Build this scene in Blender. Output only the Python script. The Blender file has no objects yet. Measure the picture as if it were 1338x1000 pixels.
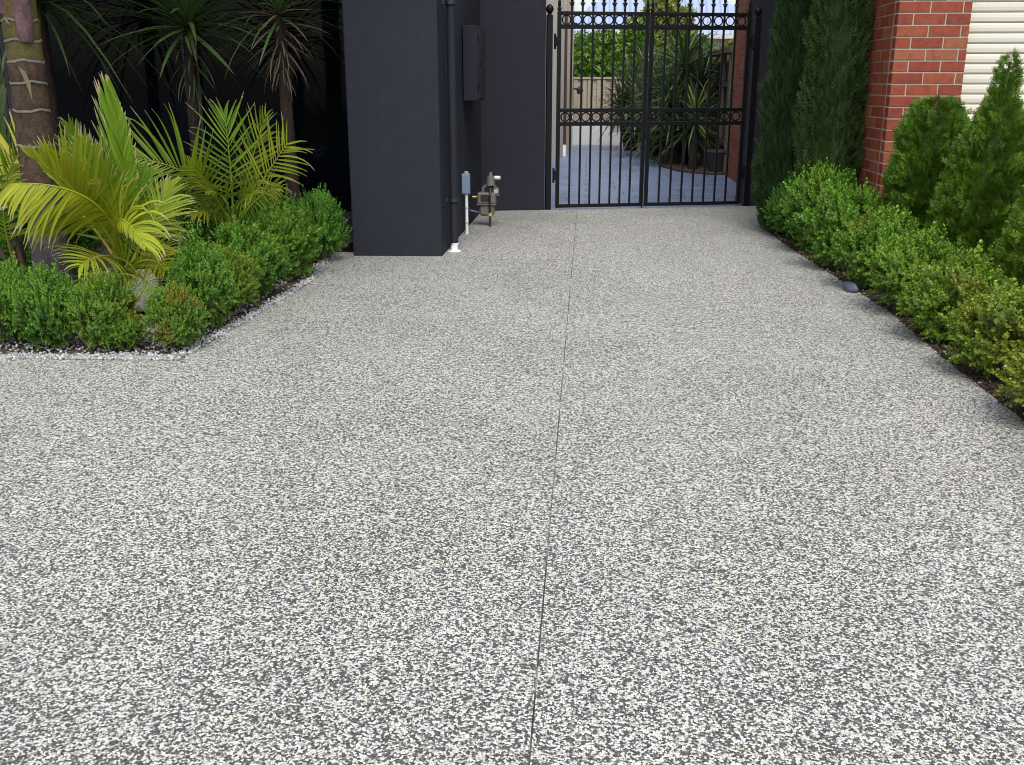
import bpy, bmesh, math, random
import numpy as np
from mathutils import Vector, Matrix
from math import radians as R, sin, cos, pi

random.seed(7)
RNG = np.random.default_rng(11)
S = bpy.context.scene
COL = S.collection

# ------------------------------------------------------------------ camera
F, PITCH, YAW, EYE = 1300.0, R(16.9), R(4.19), 1.40
cd = bpy.data.cameras.new('camera'); cam = bpy.data.objects.new('camera', cd); COL.objects.link(cam)
cam.location = (0, 0, EYE); cam.rotation_euler = (R(90) - PITCH, 0, YAW)
cd.sensor_width = 36.0; cd.lens = 36.0 * F / 1338; cd.clip_start = 0.05; cd.clip_end = 2000
S.camera = cam
# ------------------------------------------------------------------ world and sun (bright overcast)
SUN_EL, SUN_AZ = R(56), R(172)
w = bpy.data.worlds.new('World'); S.world = w; w.use_nodes = True
wn = w.node_tree.nodes; wl = w.node_tree.links; bg = wn['Background']
sky = wn.new('ShaderNodeTexSky'); sky.sky_type = 'NISHITA'; sky.sun_disc = False
sky.sun_elevation = SUN_EL; sky.sun_rotation = SUN_AZ; sky.dust_density = 3.0; sky.air_density = 1.0; sky.ozone_density = 1.0
hs = wn.new('ShaderNodeHueSaturation'); hs.inputs['Saturation'].default_value = 0.45
wl.new(sky.outputs[0], hs.inputs['Color']); wl.new(hs.outputs[0], bg.inputs['Color'])
bg.inputs['Strength'].default_value = 0.15
sd = bpy.data.lights.new('sun', 'SUN'); sd.energy = 1.35; sd.angle = R(34); sd.color = (1, 0.965, 0.91)
sun = bpy.data.objects.new('sun', sd); COL.objects.link(sun)
sdir = Vector((sin(SUN_AZ) * cos(SUN_EL), cos(SUN_AZ) * cos(SUN_EL), sin(SUN_EL)))
sun.rotation_euler = (-sdir).to_track_quat('-Z', 'Y').to_euler(); sun.location = (6, -8, 14)
vs = S.view_settings; vs.view_transform = 'Standard'; vs.look = 'None'; vs.gamma = 1; vs.use_curve_mapping = False
vs.exposure = 0.85
S.render.engine = 'CYCLES'; S.cycles.pixel_filter_type = 'BLACKMAN_HARRIS'; S.cycles.filter_width = 1.05
S.cycles.max_bounces = 8; S.cycles.transparent_max_bounces = 8

# ------------------------------------------------------------------ pixel -> place (photo is 1338 x 1000)
def ray(px, py):
    x = (px - 669) / F; y = -(py - 500) / F
    f = (0, cos(PITCH), -sin(PITCH)); u = (0, sin(PITCH), cos(PITCH))
    dx, dy, dz = x, f[1] + y * u[1], f[2] + y * u[2]
    c, s = cos(YAW), sin(YAW)
    return Vector((c * dx - s * dy, s * dx + c * dy, dz))
def at(px, py, Y):
    d = ray(px, py); t = Y / d.y
    return Vector((d.x * t, Y, EYE + d.z * t))
def ground(px, py, z=0.0):
    d = ray(px, py); t = (z - EYE) / d.z
    return Vector((d.x * t, d.y * t, z))

# ------------------------------------------------------------------ objects
def new(name, me, parent=None):
    o = bpy.data.objects.new(name, me); COL.objects.link(o); o.color = (0, 0, 0, 1)
    if parent is not None: o.parent = parent
    return o
def tag(o, label=None, cat=None, group=None, kind=None):
    if label: o['label'] = label
    if cat: o['category'] = cat
    if group: o['group'] = group
    if kind: o['kind'] = kind
    return o
def thing(name, loc, label, cat, group=None, rz=0.0):
    o = bpy.data.objects.new(name, None); COL.objects.link(o); o.location = loc; o.rotation_euler = (0, 0, rz)
    o.empty_display_size = 0.1
    return tag(o, label, cat, group)
def mesh_np(name, V, faces_flat, sizes, mat, attrs=None, smooth=False):
    me = bpy.data.meshes.new(name)
    V = np.asarray(V, dtype=np.float32); ff = np.asarray(faces_flat, dtype=np.int32).ravel()
    sizes = np.asarray(sizes, dtype=np.int32)
    me.vertices.add(len(V)); me.vertices.foreach_set('co', V.ravel())
    me.loops.add(len(ff)); me.loops.foreach_set('vertex_index', ff)
    st = np.zeros(len(sizes), dtype=np.int32); st[1:] = np.cumsum(sizes)[:-1]
    me.polygons.add(len(sizes)); me.polygons.foreach_set('loop_start', st)
    try: me.polygons.foreach_set('loop_total', sizes)
    except Exception: pass
    me.update(calc_edges=True)
    if attrs:
        for k, a in attrs.items():
            at_ = me.attributes.new(k, 'FLOAT', 'POINT'); at_.data.foreach_set('value', np.asarray(a, dtype=np.float32))
    if smooth: me.polygons.foreach_set('use_smooth', np.ones(len(sizes), dtype=bool))
    for m in (mat if isinstance(mat, (list, tuple)) else [mat]): me.materials.append(m)
    return me
class MB:
    """collects simple solids into one mesh"""
    def __init__(s): s.v = []; s.f = []
    def add(s, vs_, fs_):
        n = len(s.v); s.v += [tuple(v) for v in vs_]; s.f += [tuple(i + n for i in f) for f in fs_]
        return s
    def box(s, a, b, M=None, ch=0.0):
        x0, y0, z0 = a; x1, y1, z1 = b
        if ch <= 0:
            vs_ = [(x0,y0,z0),(x1,y0,z0),(x1,y1,z0),(x0,y1,z0),(x0,y0,z1),(x1,y0,z1),(x1,y1,z1),(x0,y1,z1)]
            fs_ = [(3,2,1,0),(4,5,6,7),(0,1,5,4),(1,2,6,5),(2,3,7,6),(3,0,4,7)]
        else:
            bm = bmesh.new(); bmesh.ops.create_cube(bm, size=1)
            for v in bm.verts: v.co = Vector((x0 + (v.co.x + .5) * (x1 - x0), y0 + (v.co.y + .5) * (y1 - y0), z0 + (v.co.z + .5) * (z1 - z0)))
            bmesh.ops.bevel(bm, geom=list(bm.edges), offset=ch, segments=1, affect='EDGES')
            bm.verts.index_update()
            vs_ = [v.co.copy() for v in bm.verts]; fs_ = [[v.index for v in f.verts] for f in bm.faces]; bm.free()
        if M is not None: vs_ = [M @ Vector(v) for v in vs_]
        return s.add(vs_, fs_)
    def tube(s, pts, rad, n=8, cap=True):
        pts = [Vector(p) for p in pts]; m = len(pts)
        if not isinstance(rad, (list, tuple)): rad = [rad] * m
        vs_ = []; fs_ = []; ref = None
        for i, p in enumerate(pts):
            d = (pts[min(i + 1, m - 1)] - pts[max(i - 1, 0)])
            d = d.normalized() if d.length > 1e-9 else Vector((0, 0, 1))
            if ref is None:
                ref = Vector((1, 0, 0)) if abs(d.x) < .8 else Vector((0, 1, 0))
            a = (ref - d * ref.dot(d)).normalized(); b = d.cross(a); ref = a
            for k in range(n):
                t = 2 * pi * k / n; vs_.append(p + (a * cos(t) + b * sin(t)) * rad[i])
        for i in range(m - 1):
            for k in range(n):
                k2 = (k + 1) % n; fs_.append((i*n+k, i*n+k2, (i+1)*n+k2, (i+1)*n+k))
        if cap: fs_.append(tuple(reversed(range(n)))); fs_.append(tuple(range((m-1)*n, m*n)))
        return s.add(vs_, fs_)
    def torus(s, c, r, rr, M=None, n=20, k=6):
        vs_ = []; fs_ = []
        for i in range(n):
            a = 2*pi*i/n
            for j in range(k):
                b = 2*pi*j/k; q = r + rr*cos(b)
                v = Vector((c[0] + q*cos(a), c[1] + rr*sin(b), c[2] + q*sin(a)))
                vs_.append(M @ v if M is not None else v)
        for i in range(n):
            for j in range(k):
                i2=(i+1)%n; j2=(j+1)%k; fs_.append((i*k+j, i*k+j2, i2*k+j2, i2*k+j))
        return s.add(vs_, fs_)
    def mesh(s, name, mat, smooth=False):
        me = bpy.data.meshes.new(name); me.from_pydata(s.v, [], s.f); me.update(); me.materials.append(mat)
        if smooth:
            me.polygons.foreach_set('use_smooth', np.ones(len(me.polygons), dtype=bool))
            try: me.set_sharp_from_angle(angle=R(40))
            except Exception: pass
        return me
    def build(s, name, mat, parent=None, smooth=False): return new(name, s.mesh(name, mat, smooth), parent)

# ------------------------------------------------------------------ materials
class NT:
    def __init__(s, name):
        s.m = bpy.data.materials.new(name); s.m.use_nodes = True
        s.t = s.m.node_tree; s.n = s.t.nodes; s.l = s.t.links; s.b = s.n['Principled BSDF']
    def N(s, typ, **kw):
        n = s.n.new(typ)
        for k, v in kw.items():
            if k.startswith('i_'): n.inputs[k[2:].replace('_', ' ')].default_value = v
            else: setattr(n, k, v)
        return n
    def L(s, a, b): s.l.new(a, b)
    def coords(s, which='Object'): return s.N('ShaderNodeTexCoord').outputs[which]
    def noise(s, co, scale, detail=4, rough=.55):
        n = s.N('ShaderNodeTexNoise'); n.inputs['Scale'].default_value = scale; n.inputs['Detail'].default_value = detail
        n.inputs['Roughness'].default_value = rough
        if co is not None: s.L(co, n.inputs['Vector'])
        return n
    def ramp(s, fac, stops, interp='LINEAR'):
        r = s.N('ShaderNodeValToRGB'); cr = r.color_ramp; cr.interpolation = interp
        while len(cr.elements) < len(stops): cr.elements.new(.5)
        for e, (p, c) in zip(cr.elements, stops):
            e.position = p; e.color = (*c, 1) if len(c) == 3 else c
        s.L(fac, r.inputs[0]); return r.outputs[0]
    def math(s, op, a, b=None, clamp=False):
        n = s.N('ShaderNodeMath', operation=op); n.use_clamp = clamp
        for i, q in enumerate((a, b)):
            if q is None: continue
            if isinstance(q, (int, float)): n.inputs[i].default_value = q
            else: s.L(q, n.inputs[i])
        return n.outputs[0]
    def mix(s, fac, a, b, mode='MIX'):
        n = s.N('ShaderNodeMix', data_type='RGBA', blend_type=mode)
        for sock, q in ((n.inputs[0], fac), (n.inputs[6], a), (n.inputs[7], b)):
            if isinstance(q, (int, float)): sock.default_value = q
            elif isinstance(q, tuple): sock.default_value = (*q, 1) if len(q) == 3 else q
            else: s.L(q, sock)
        return n.outputs[2]
    def bump(s, h, strength=.3, dist=.01):
        n = s.N('ShaderNodeBump'); n.inputs['Strength'].default_value = strength; n.inputs['Distance'].default_value = dist
        s.L(h, n.inputs['Height']); s.L(n.outputs[0], s.b.inputs['Normal']); return n
    def base(s, c):
        if isinstance(c, tuple): s.b.inputs['Base Color'].default_value = (*c, 1)
        else: s.L(c, s.b.inputs['Base Color'])
    def rough(s, r, spec=None):
        if isinstance(r, (int, float)): s.b.inputs['Roughness'].default_value = r
        else: s.L(r, s.b.inputs['Roughness'])
        if spec is not None: s.b.inputs['Specular IOR Level'].default_value = spec

def simple(name, col, rough=.6, var=.15, scale=8, bump=0, bscale=200, spec=.5, metallic=0):
    t = NT(name); co = t.coords()
    n = t.noise(co, scale, 5)
    t.base(t.mix(n.outputs[0], tuple(c * (1 - var) for c in col), tuple(min(1, c * (1 + var)) for c in col)))
    t.rough(rough, spec); t.b.inputs['Metallic'].default_value = metallic
    if bump: t.bump(t.noise(co, bscale, 3).outputs[0], bump, .004)
    return t.m

def mat_aggregate():
    t = NT('exposed_aggregate'); co = t.coords()
    wob = t.noise(co, 125, 2)
    add = t.N('ShaderNodeVectorMath', operation='MULTIPLY_ADD')
    t.L(wob.outputs['Color'], add.inputs[0]); add.inputs[1].default_value = (.007, .007, 0); t.L(co, add.inputs[2])
    v = t.N('ShaderNodeTexVoronoi', feature='F1'); v.inputs['Scale'].default_value = 176; t.L(add.outputs[0], v.inputs['Vector'])
    v2 = t.N('ShaderNodeTexVoronoi', feature='DISTANCE_TO_EDGE'); v2.inputs['Scale'].default_value = 176; t.L(add.outputs[0], v2.inputs['Vector'])
    sep = t.N('ShaderNodeSeparateColor'); t.L(v.outputs['Color'], sep.inputs[0])
    clump = t.noise(co, 58, 3); big = t.noise(co, 1.1, 4)
    k = t.math('ADD', t.math('MULTIPLY', sep.outputs[0], .62), t.math('MULTIPLY', clump.outputs[0], .55))
    k = t.math('ADD', k, t.math('MULTIPLY', t.math('SUBTRACT', big.outputs[0], .5), .10))
    stone = t.ramp(k, [(.28, (.032, .034, .036)), (.47, (.055, .058, .060)), (.53, (.100, .101, .099)), (.568, (.28, .275, .25)), (.655, (.55, .542, .502)), (.85, (.73, .724, .682))])
    hue = t.ramp(sep.outputs[1], [(0, (.92, .98, 1.05)), (.45, (1, 1, 1)), (.9, (1, .99, .93)), (.965, (1, .95, .78)), (1, (1, .84, .62))])
    stone = t.mix(1.0, stone, hue, 'MULTIPLY')
    gap = t.math('SMOOTH_MIN', t.math('MULTIPLY', v2.outputs['Distance'], 7), 1.0)
    gap = t.math('MULTIPLY', v2.outputs['Distance'], 9, True)
    col = t.mix(gap, (.13, .13, .125), stone)
    stain = t.ramp(t.noise(co, .8, 6, .6).outputs[0], [(.33, (.86, .87, .86)), (.5, (.97, .97, .965)), (.62, (1, 1, 1))])
    t.base(t.mix(1.0, col, stain, 'MULTIPLY')); t.rough(.62, .4)
    h = t.math('ADD', t.math('MULTIPLY', t.math('SUBTRACT', 1, v.outputs['Distance']), .8), t.math('MULTIPLY', sep.outputs[2], .35))
    t.bump(h, .55, .004)
    return t.m
def mat_render(name, col, var=.12):
    t = NT(name); co = t.coords()
    n = t.noise(co, 1.6, 6); f = t.noise(co, 240, 3)
    c = t.mix(n.outputs[0], tuple(q * (1 - var) for q in col), tuple(q * (1 + var) for q in col))
    mp = t.N('ShaderNodeMapping'); mp.inputs['Scale'].default_value = (9, 9, .5); t.L(co, mp.inputs[0])
    stk = t.ramp(t.noise(mp.outputs[0], 1.6, 5, .7).outputs[0], [(.5, (0, 0, 0)), (.75, (1, 1, 1))])
    c = t.mix(t.math('MULTIPLY', stk, .22), c, tuple(min(1, q * 1.6 + .006) for q in col))
    dust = t.ramp(t.noise(co, 5, 6, .7).outputs[0], [(.55, (0, 0, 0)), (.8, (1, 1, 1))])
    c = t.mix(t.math('MULTIPLY', dust, .18), c, tuple(min(1, q * 1.9 + .01) for q in col))
    t.base(c); t.rough(.75, .22)
    t.bump(t.math('ADD', t.math('MULTIPLY', f.outputs[0], .6), t.math('MULTIPLY', t.noise(co, 30, 4).outputs[0], .7)), .35, .006)
    return t.m
def mat_brick():
    t = NT('red_brick'); co = t.coords(); oi = t.N('ShaderNodeObjectInfo')
    sh = t.N('ShaderNodeVectorMath', operation='MULTIPLY_ADD'); t.L(oi.outputs['Random'], sh.inputs[0]); sh.inputs[1].default_value = (9, 7, 5); t.L(co, sh.inputs[2])
    gi = t.N('ShaderNodeNewGeometry')
    rnd = t.math('FRACT', t.math('ADD', oi.outputs['Random'], gi.outputs['Random Per Island']))
    c = t.ramp(rnd, [(0, (.18, .036, .020)), (.3, (.205, .042, .022)), (.6, (.225, .050, .025)), (.84, (.24, .064, .029)), (.95, (.225, .085, .04)), (1, (.15, .06, .038))])
    n = t.noise(sh.outputs[0], 22, 6, .7)
    c = t.mix(1.0, c, t.ramp(n.outputs[0], [(.3, (.62, .55, .55)), (.5, (1, 1, 1)), (.75, (1.15, 1.25, 1.2))]), 'MULTIPLY')
    sp = t.ramp(t.noise(sh.outputs[0], 160, 2).outputs[0], [(.63, (0, 0, 0)), (.72, (1, 1, 1))])
    c = t.mix(t.math('MULTIPLY', sp, .5), c, (.10, .035, .03))
    t.base(c); t.rough(.75, .3)
    t.bump(t.math('ADD', n.outputs[0], t.noise(sh.outputs[0], 140, 3).outputs[0]), .5, .004)
    return t.m
def mat_leaf(name, dark, light, tip=None, yellow=(.30, .26, .02), orange=(.30, .12, .02), rough=.42, transl=.25, spec=.45, tip_at=.8):
    """leaf colours; attribute 'tint' varies whole sprays, 't' runs along each blade; object colour r/g/b = yellow, bronze, spare"""
    t = NT(name); gi = t.N('ShaderNodeNewGeometry'); oi = t.N('ShaderNodeObjectInfo')
    ta = t.N('ShaderNodeAttribute', attribute_name='tint')
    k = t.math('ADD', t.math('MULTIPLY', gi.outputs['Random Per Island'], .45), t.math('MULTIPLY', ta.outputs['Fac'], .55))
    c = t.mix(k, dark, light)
    so = t.N('ShaderNodeSeparateColor'); t.L(oi.outputs['Color'], so.inputs[0])
    yk = t.math('MULTIPLY', so.outputs[0], t.math('ADD', .35, t.math('MULTIPLY', k, .9)), True)
    c = t.mix(yk, c, yellow)
    br = t.N('ShaderNodeAttribute', attribute_name='bronze')
    bk = t.math('MULTIPLY', so.outputs[1], t.math('MULTIPLY', br.outputs['Fac'], .75), True)
    c = t.mix(bk, c, orange)
    if tip is not None:
        tt = t.N('ShaderNodeAttribute', attribute_name='t')
        tr = t.ramp(t.math('ADD', tt.outputs['Fac'], t.math('MULTIPLY', gi.outputs['Random Per Island'], .16)), [(tip_at, (0, 0, 0)), (min(.99, tip_at + .16), (1, 1, 1))])
        c = t.mix(tr, c, tip)
    t.base(c); t.rough(rough, spec)
    tb = t.N('ShaderNodeBsdfTranslucent'); t.L(t.mix(1.0, c, (1.1, 1.15, .55), 'MULTIPLY'), tb.inputs['Color'])
    mx = t.N('ShaderNodeMixShader'); mx.inputs[0].default_value = transl
    t.L(t.b.outputs[0], mx.inputs[1]); t.L(tb.outputs[0], mx.inputs[2]); t.L(mx.outputs[0], t.n['Material Output'].inputs['Surface'])
    return t.m
def mat_joint():
    t = NT('joint_dirt'); n = t.noise(t.coords(), 2.2, 6, .7)
    t.base(t.ramp(n.outputs[0], [(.40, (.016, .016, .015)), (.50, (.06, .058, .054)), (.60, (.26, .255, .24))])); t.rough(.9); return t.m
def mat_soil():
    t = NT('bed_soil'); co = t.coords()
    v = t.N('ShaderNodeTexVoronoi'); v.inputs['Scale'].default_value = 55; t.L(co, v.inputs['Vector'])
    sp = t.N('ShaderNodeSeparateColor'); t.L(v.outputs['Color'], sp.inputs[0])
    c = t.ramp(sp.outputs[0], [(0, (.02, .014, .01)), (.6, (.05, .032, .022)), (.85, (.09, .05, .03)), (1, (.16, .11, .08))])
    t.base(c); t.rough(.9); t.bump(t.math('ADD', v.outputs['Distance'], t.noise(co, 30, 5).outputs[0]), .8, .02)
    return t.m
def mat_stone(name, stops, rough=.7):
    t = NT(name); gi = t.N('ShaderNodeNewGeometry')
    c = t.ramp(gi.outputs['Random Per Island'], stops)
    n = t.noise(t.coords(), 60, 4)
    t.base(t.mix(1.0, c, t.ramp(n.outputs[0], [(.3, (.75, .75, .77)), (.6, (1, 1, 1))]), 'MULTIPLY')); t.rough(rough); t.bump(n.outputs[0], .3, .004)
    return t.m
def mat_trunk(name, dark, light, ringed=False):
    t = NT(name); co = t.coords(); mp = t.N('ShaderNodeMapping'); mp.inputs['Scale'].default_value = (1, 1, .18) if not ringed else (1, 1, .5); t.L(co, mp.inputs[0])
    n = t.noise(mp.outputs[0], 28, 6, .65); n2 = t.noise(co, 7, 4)
    k = t.math('ADD', t.math('MULTIPLY', n.outputs[0], .8), t.math('MULTIPLY', n2.outputs[0], .5))
    c = t.mix(t.ramp(k, [(.42, (0, 0, 0)), (.85, (1, 1, 1))]), dark, light)
    pa_ = t.ramp(t.noise(co, 19, 5, .7).outputs[0], [(.56, (0, 0, 0)), (.66, (1, 1, 1))])
    c = t.mix(t.math('MULTIPLY', pa_, .45), c, tuple(q * .45 for q in dark))
    t.base(c); t.rough(.85, .15); t.bump(t.math('ADD', n.outputs[0], t.noise(co, 70, 4, .7).outputs[0]), .8, .014)
    return t.m
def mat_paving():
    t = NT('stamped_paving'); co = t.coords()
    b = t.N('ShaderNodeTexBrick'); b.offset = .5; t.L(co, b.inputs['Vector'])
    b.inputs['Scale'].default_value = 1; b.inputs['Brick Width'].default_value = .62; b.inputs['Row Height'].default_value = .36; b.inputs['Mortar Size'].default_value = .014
    b.inputs['Color1'].default_value = (.135, .175, .285, 1); b.inputs['Color2'].default_value = (.18, .225, .35, 1); b.inputs['Mortar'].default_value = (.07, .088, .14, 1); b.inputs['Mortar Smooth'].default_value = .6; b.offset = .37; b.squash = 1.25; b.squash_frequency = 3  # blue of the reflected sky is mixed into these paving colours
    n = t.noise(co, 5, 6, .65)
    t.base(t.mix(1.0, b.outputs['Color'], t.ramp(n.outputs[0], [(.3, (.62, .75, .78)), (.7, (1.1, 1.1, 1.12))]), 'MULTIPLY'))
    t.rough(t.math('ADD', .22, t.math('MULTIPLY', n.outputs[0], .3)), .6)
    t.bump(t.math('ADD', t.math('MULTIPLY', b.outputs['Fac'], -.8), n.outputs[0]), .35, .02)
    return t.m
def mat_glass():
    t = NT('dark_glazing'); t.base((.002, .0035, .006)); t.rough(.03, .1); t.b.inputs['Coat Weight'].default_value = 0
    n = t.noise(t.coords(), 1.5, 2); t.bump(n.outputs[0], .02, .01)
    return t.m

M = dict(
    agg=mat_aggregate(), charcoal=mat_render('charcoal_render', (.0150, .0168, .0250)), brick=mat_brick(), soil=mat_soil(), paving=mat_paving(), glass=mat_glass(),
    charcoal_trim=simple('charcoal_paint', (.0115, .0138, .0215), .5, .1, 3),
    mortar=simple('mortar', (.34, .31, .265), .9, .15, 30, .4, 150),
    black=simple('black_steel', (.0028, .0034, .0052), .5, .2, 6, .05, 60, .22),
    slat=simple('cream_steel', (.56, .54, .455), .42, .04, 2.5),
    joint=mat_joint(),
    earth=simple('earth', (.10, .095, .08), .9, .2, 1.5),
    asphalt=simple('asphalt', (.05, .05, .052), .85, .2, 12, .4, 180),
    kerb=simple('concrete', (.36, .355, .34), .8, .12, 6, .3, 120),
    white_gravel=mat_stone('white_gravel', [(0, (.09, .09, .093)), (.35, (.22, .22, .225)), (.75, (.36, .36, .36)), (1, (.52, .52, .51))]),
    litter=mat_stone('leaf_litter', [(0, (.025, .017, .012)), (.6, (.06, .03, .02)), (.9, (.11, .07, .04)), (1, (.34, .31, .25))], .8),
    blue_stone=simple('blue_grey_stone', (.075, .092, .14), .55, .25, 25, .4, 60),
    white_stone=simple('white_stone', (.74, .74, .70), .75, .2, 30, .6, 50),
    beige=mat_render('beige_render', (.46, .42, .36), .06), cream=mat_render('cream_render', (.50, .42, .32), .06),
    fence_tan=simple('tan_steel', (.34, .29, .22), .6, .08, 4), plinth=simple('pale_concrete', (.52, .53, .53), .8, .08, 4, .2, 100),
    timber=mat_trunk('grey_timber', (.05, .042, .038), (.12, .10, .09)), post_timber=mat_trunk('pale_timber', (.09, .075, .06), (.16, .13, .10)),
    roof_blue=simple('sky_tinted_steel_roof', (.26, .32, .46), .5, .06, 2), roof_red=simple('terracotta', (.36, .12, .08), .8, .2, 10),  # first roof: blue sky reflection put into its base colour
    roof_dark=simple('dark_tile', (.05, .05, .055), .8, .2, 6), house_far=simple('pale_render', (.45, .44, .42), .8, .08, 3),
    white_pvc=simple('white_pvc', (.75, .76, .76), .4, .04), grey_pvc=simple('grey_pvc', (.36, .42, .48), .45, .06, 9), blue_grey=simple('meter_box_grey', (.17, .235, .31), .45, .08, 9),
    meter=simple('meter_casing', (.125, .118, .10), .6, .2, 16, .3, 90), brass=simple('brass', (.30, .21, .07), .4, .15, 20, 0, 200, .5, .7), pipe_dark=simple('dark_pipe', (.02, .02, .022), .5), yellow=simple('yellow_tape', (.60, .36, .03), .5),
    brown_pipe=simple('brown_pipe', (.055, .028, .02), .5),
    palm_trunk=mat_trunk('palm_trunk', (.034, .022, .016), (.105, .072, .05), True), palm_green=mat_trunk('palm_green_trunk', (.06, .052, .02), (.13, .11, .045), True),
    palm_low=mat_trunk('palm_low_trunk', (.034, .030, .032), (.082, .074, .078), True), ring=simple('leaf_scar', (.13, .112, .098), .9, .5, 38, .6, 80),
    spathe=mat_trunk('purple_sheath', (.06, .032, .042), (.20, .125, .125), True),
    bark=mat_trunk('brown_bark', (.012, .009, .0075), (.048, .034, .028)), stem=simple('green_stem', (.20, .22, .05), .5, .25, 12), dry=simple('dry_stalk', (.15, .11, .06), .8, .3, 20),
    twig=mat_trunk('twig_bark', (.035, .025, .017), (.09, .065, .045)), pot=simple('dark_pot', (.025, .022, .02), .6),
    buxus=mat_leaf('box_leaf', (.012, .060, .008), (.165, .38, .035), yellow=(.25, .25, .018), orange=(.26, .15, .02), rough=.38),
    thuja=mat_leaf('thuja_spray', (.008, .036, .004), (.145, .285, .024), orange=(.14, .09, .03), rough=.55, transl=.2, spec=.3),
    cypress=mat_leaf('cypress_spray', (.006, .021, .005), (.030, .070, .015), rough=.6, transl=.12, spec=.25),
    palm=mat_leaf('palm_leaflet', (.032, .115, .008), (.20, .35, .018), tip=(.46, .38, .22), yellow=(.47, .42, .016), orange=(.30, .14, .03), rough=.46, transl=.24, spec=.35, tip_at=.93),
    dead=mat_leaf('dead_leaf', (.06, .046, .032), (.17, .135, .095), rough=.7, transl=.1, spec=.2),
    yucca=mat_leaf('yucca_leaf', (.016, .042, .012), (.085, .15, .042), tip=(.10, .09, .05), rough=.4, transl=.1, tip_at=.86),
    yucca_bright=mat_leaf('yucca_young_leaf', (.05, .11, .02), (.17, .26, .04), tip=(.25, .25, .08), rough=.4, transl=.25, tip_at=.86),
    tree=mat_leaf('tree_leaf', (.045, .13, .012), (.16, .29, .03), rough=.45, transl=.3),
    tree_dark=mat_leaf('dark_tree_leaf', (.03, .085, .012), (.11, .20, .03), rough=.5, transl=.2),
    tree_olive=mat_leaf('olive_tree_leaf', (.08, .13, .02), (.25, .27, .045), rough=.5, transl=.25),
)

# ------------------------------------------------------------------ instancing of a small template into ONE mesh
def frames(d, roll):
    """rows of 3x3 matrices: local y -> d, local x, z across (z = face normal)"""
    d = d / np.linalg.norm(d, axis=1, keepdims=True)
    ref = np.tile(np.array([0., 0., 1.]), (len(d), 1)); bad = np.abs(d[:, 2]) > .95; ref[bad] = (1, 0, 0)
    x = np.cross(d, ref); x /= np.linalg.norm(x, axis=1, keepdims=True); z = np.cross(x, d)
    c, s = np.cos(roll)[:, None], np.sin(roll)[:, None]
    x2 = x * c + z * s; z2 = -x * s + z * c
    return np.stack([x2, d, z2], axis=2)
def scatter(tmpl, pos, mats, scale):
    V, Fs, T = tmpl; n, m = len(pos), len(V)
    out = np.einsum('nij,mj->nmi', mats, V) * np.asarray(scale)[:, None, None] + pos[:, None, :]
    flat = np.concatenate([np.asarray(f) for f in Fs]); sizes = np.array([len(f) for f in Fs])
    ff = (flat[None, :] + (np.arange(n) * m)[:, None]).ravel()
    return out.reshape(-1, 3), ff, np.tile(sizes, n), np.tile(T, n), np.repeat(np.arange(n), m)
def join(parts):
    V, FF, SZ, T, K = [], [], [], [], []; off = 0; koff = 0
    for v, ff, sz, t, k in parts:
        V.append(v); FF.append(ff + off); SZ.append(sz); T.append(t); K.append(k + koff); off += len(v); koff += k.max() + 1
    return np.concatenate(V), np.concatenate(FF), np.concatenate(SZ), np.concatenate(T), np.concatenate(K)
def leaf6(V, Fs, T, base, d, nrm, L, W, fold=.25):
    base = np.array(base); d = np.array(d) / np.linalg.norm(d); s = np.cross(d, nrm); s /= np.linalg.norm(s); n = np.cross(s, d)
    i = len(V)
    V += [base, base + d*L*.35 + s*W*.5 - n*W*fold*-.5, base + d*L*.75 + s*W*.38 + n*W*fold*.4, base + d*L, base + d*L*.75 - s*W*.38 + n*W*fold*.4, base + d*L*.35 - s*W*.5 + n*W*fold*.5]
    T += [0, .35, .75, 1, .75, .35]; Fs += [(i, i+1, i+2, i+3), (i, i+3, i+4, i+5)]
def diamond(V, Fs, T, base, d, nrm, L, W):
    base = np.array(base); d = np.array(d) / np.linalg.norm(d); s = np.cross(d, nrm); s /= np.linalg.norm(s)
    i = len(V); V += [base, base + d*L*.45 + s*W*.5, base + d*L, base + d*L*.45 - s*W*.5]; T += [0, .45, 1, .45]; Fs += [(i, i+1, i+2, i+3)]
def sprig_template(rnd, L=.085, pairs=6, leaf=.022, wid=.0155):
    V, Fs, T = [], [], []
    for k in range(pairs):
        y = L * (k + .3) / pairs; a = (k % 2) * pi/2 + rnd.uniform(-.4, .4); up = .25 + .6 * k / pairs
        for sgn in (0, pi):
            o = np.array([cos(a + sgn), 0, sin(a + sgn)]); d = o * (1 - up * .6) + np.array([0, up, 0]) + np.array([rnd.uniform(-.2, .2) for _ in range(3)])
            sc = rnd.uniform(.8, 1.15) * (.75 if k == pairs - 1 else 1)
            leaf6(V, Fs, T, np.array([0, y, 0]), d, np.cross(d, np.cross([0, 1, 0.01], d)) , leaf * sc, wid * sc); T[-6:] = [k / (pairs - 1)] * 6
    return np.array(V), Fs, np.array(T)
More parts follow.
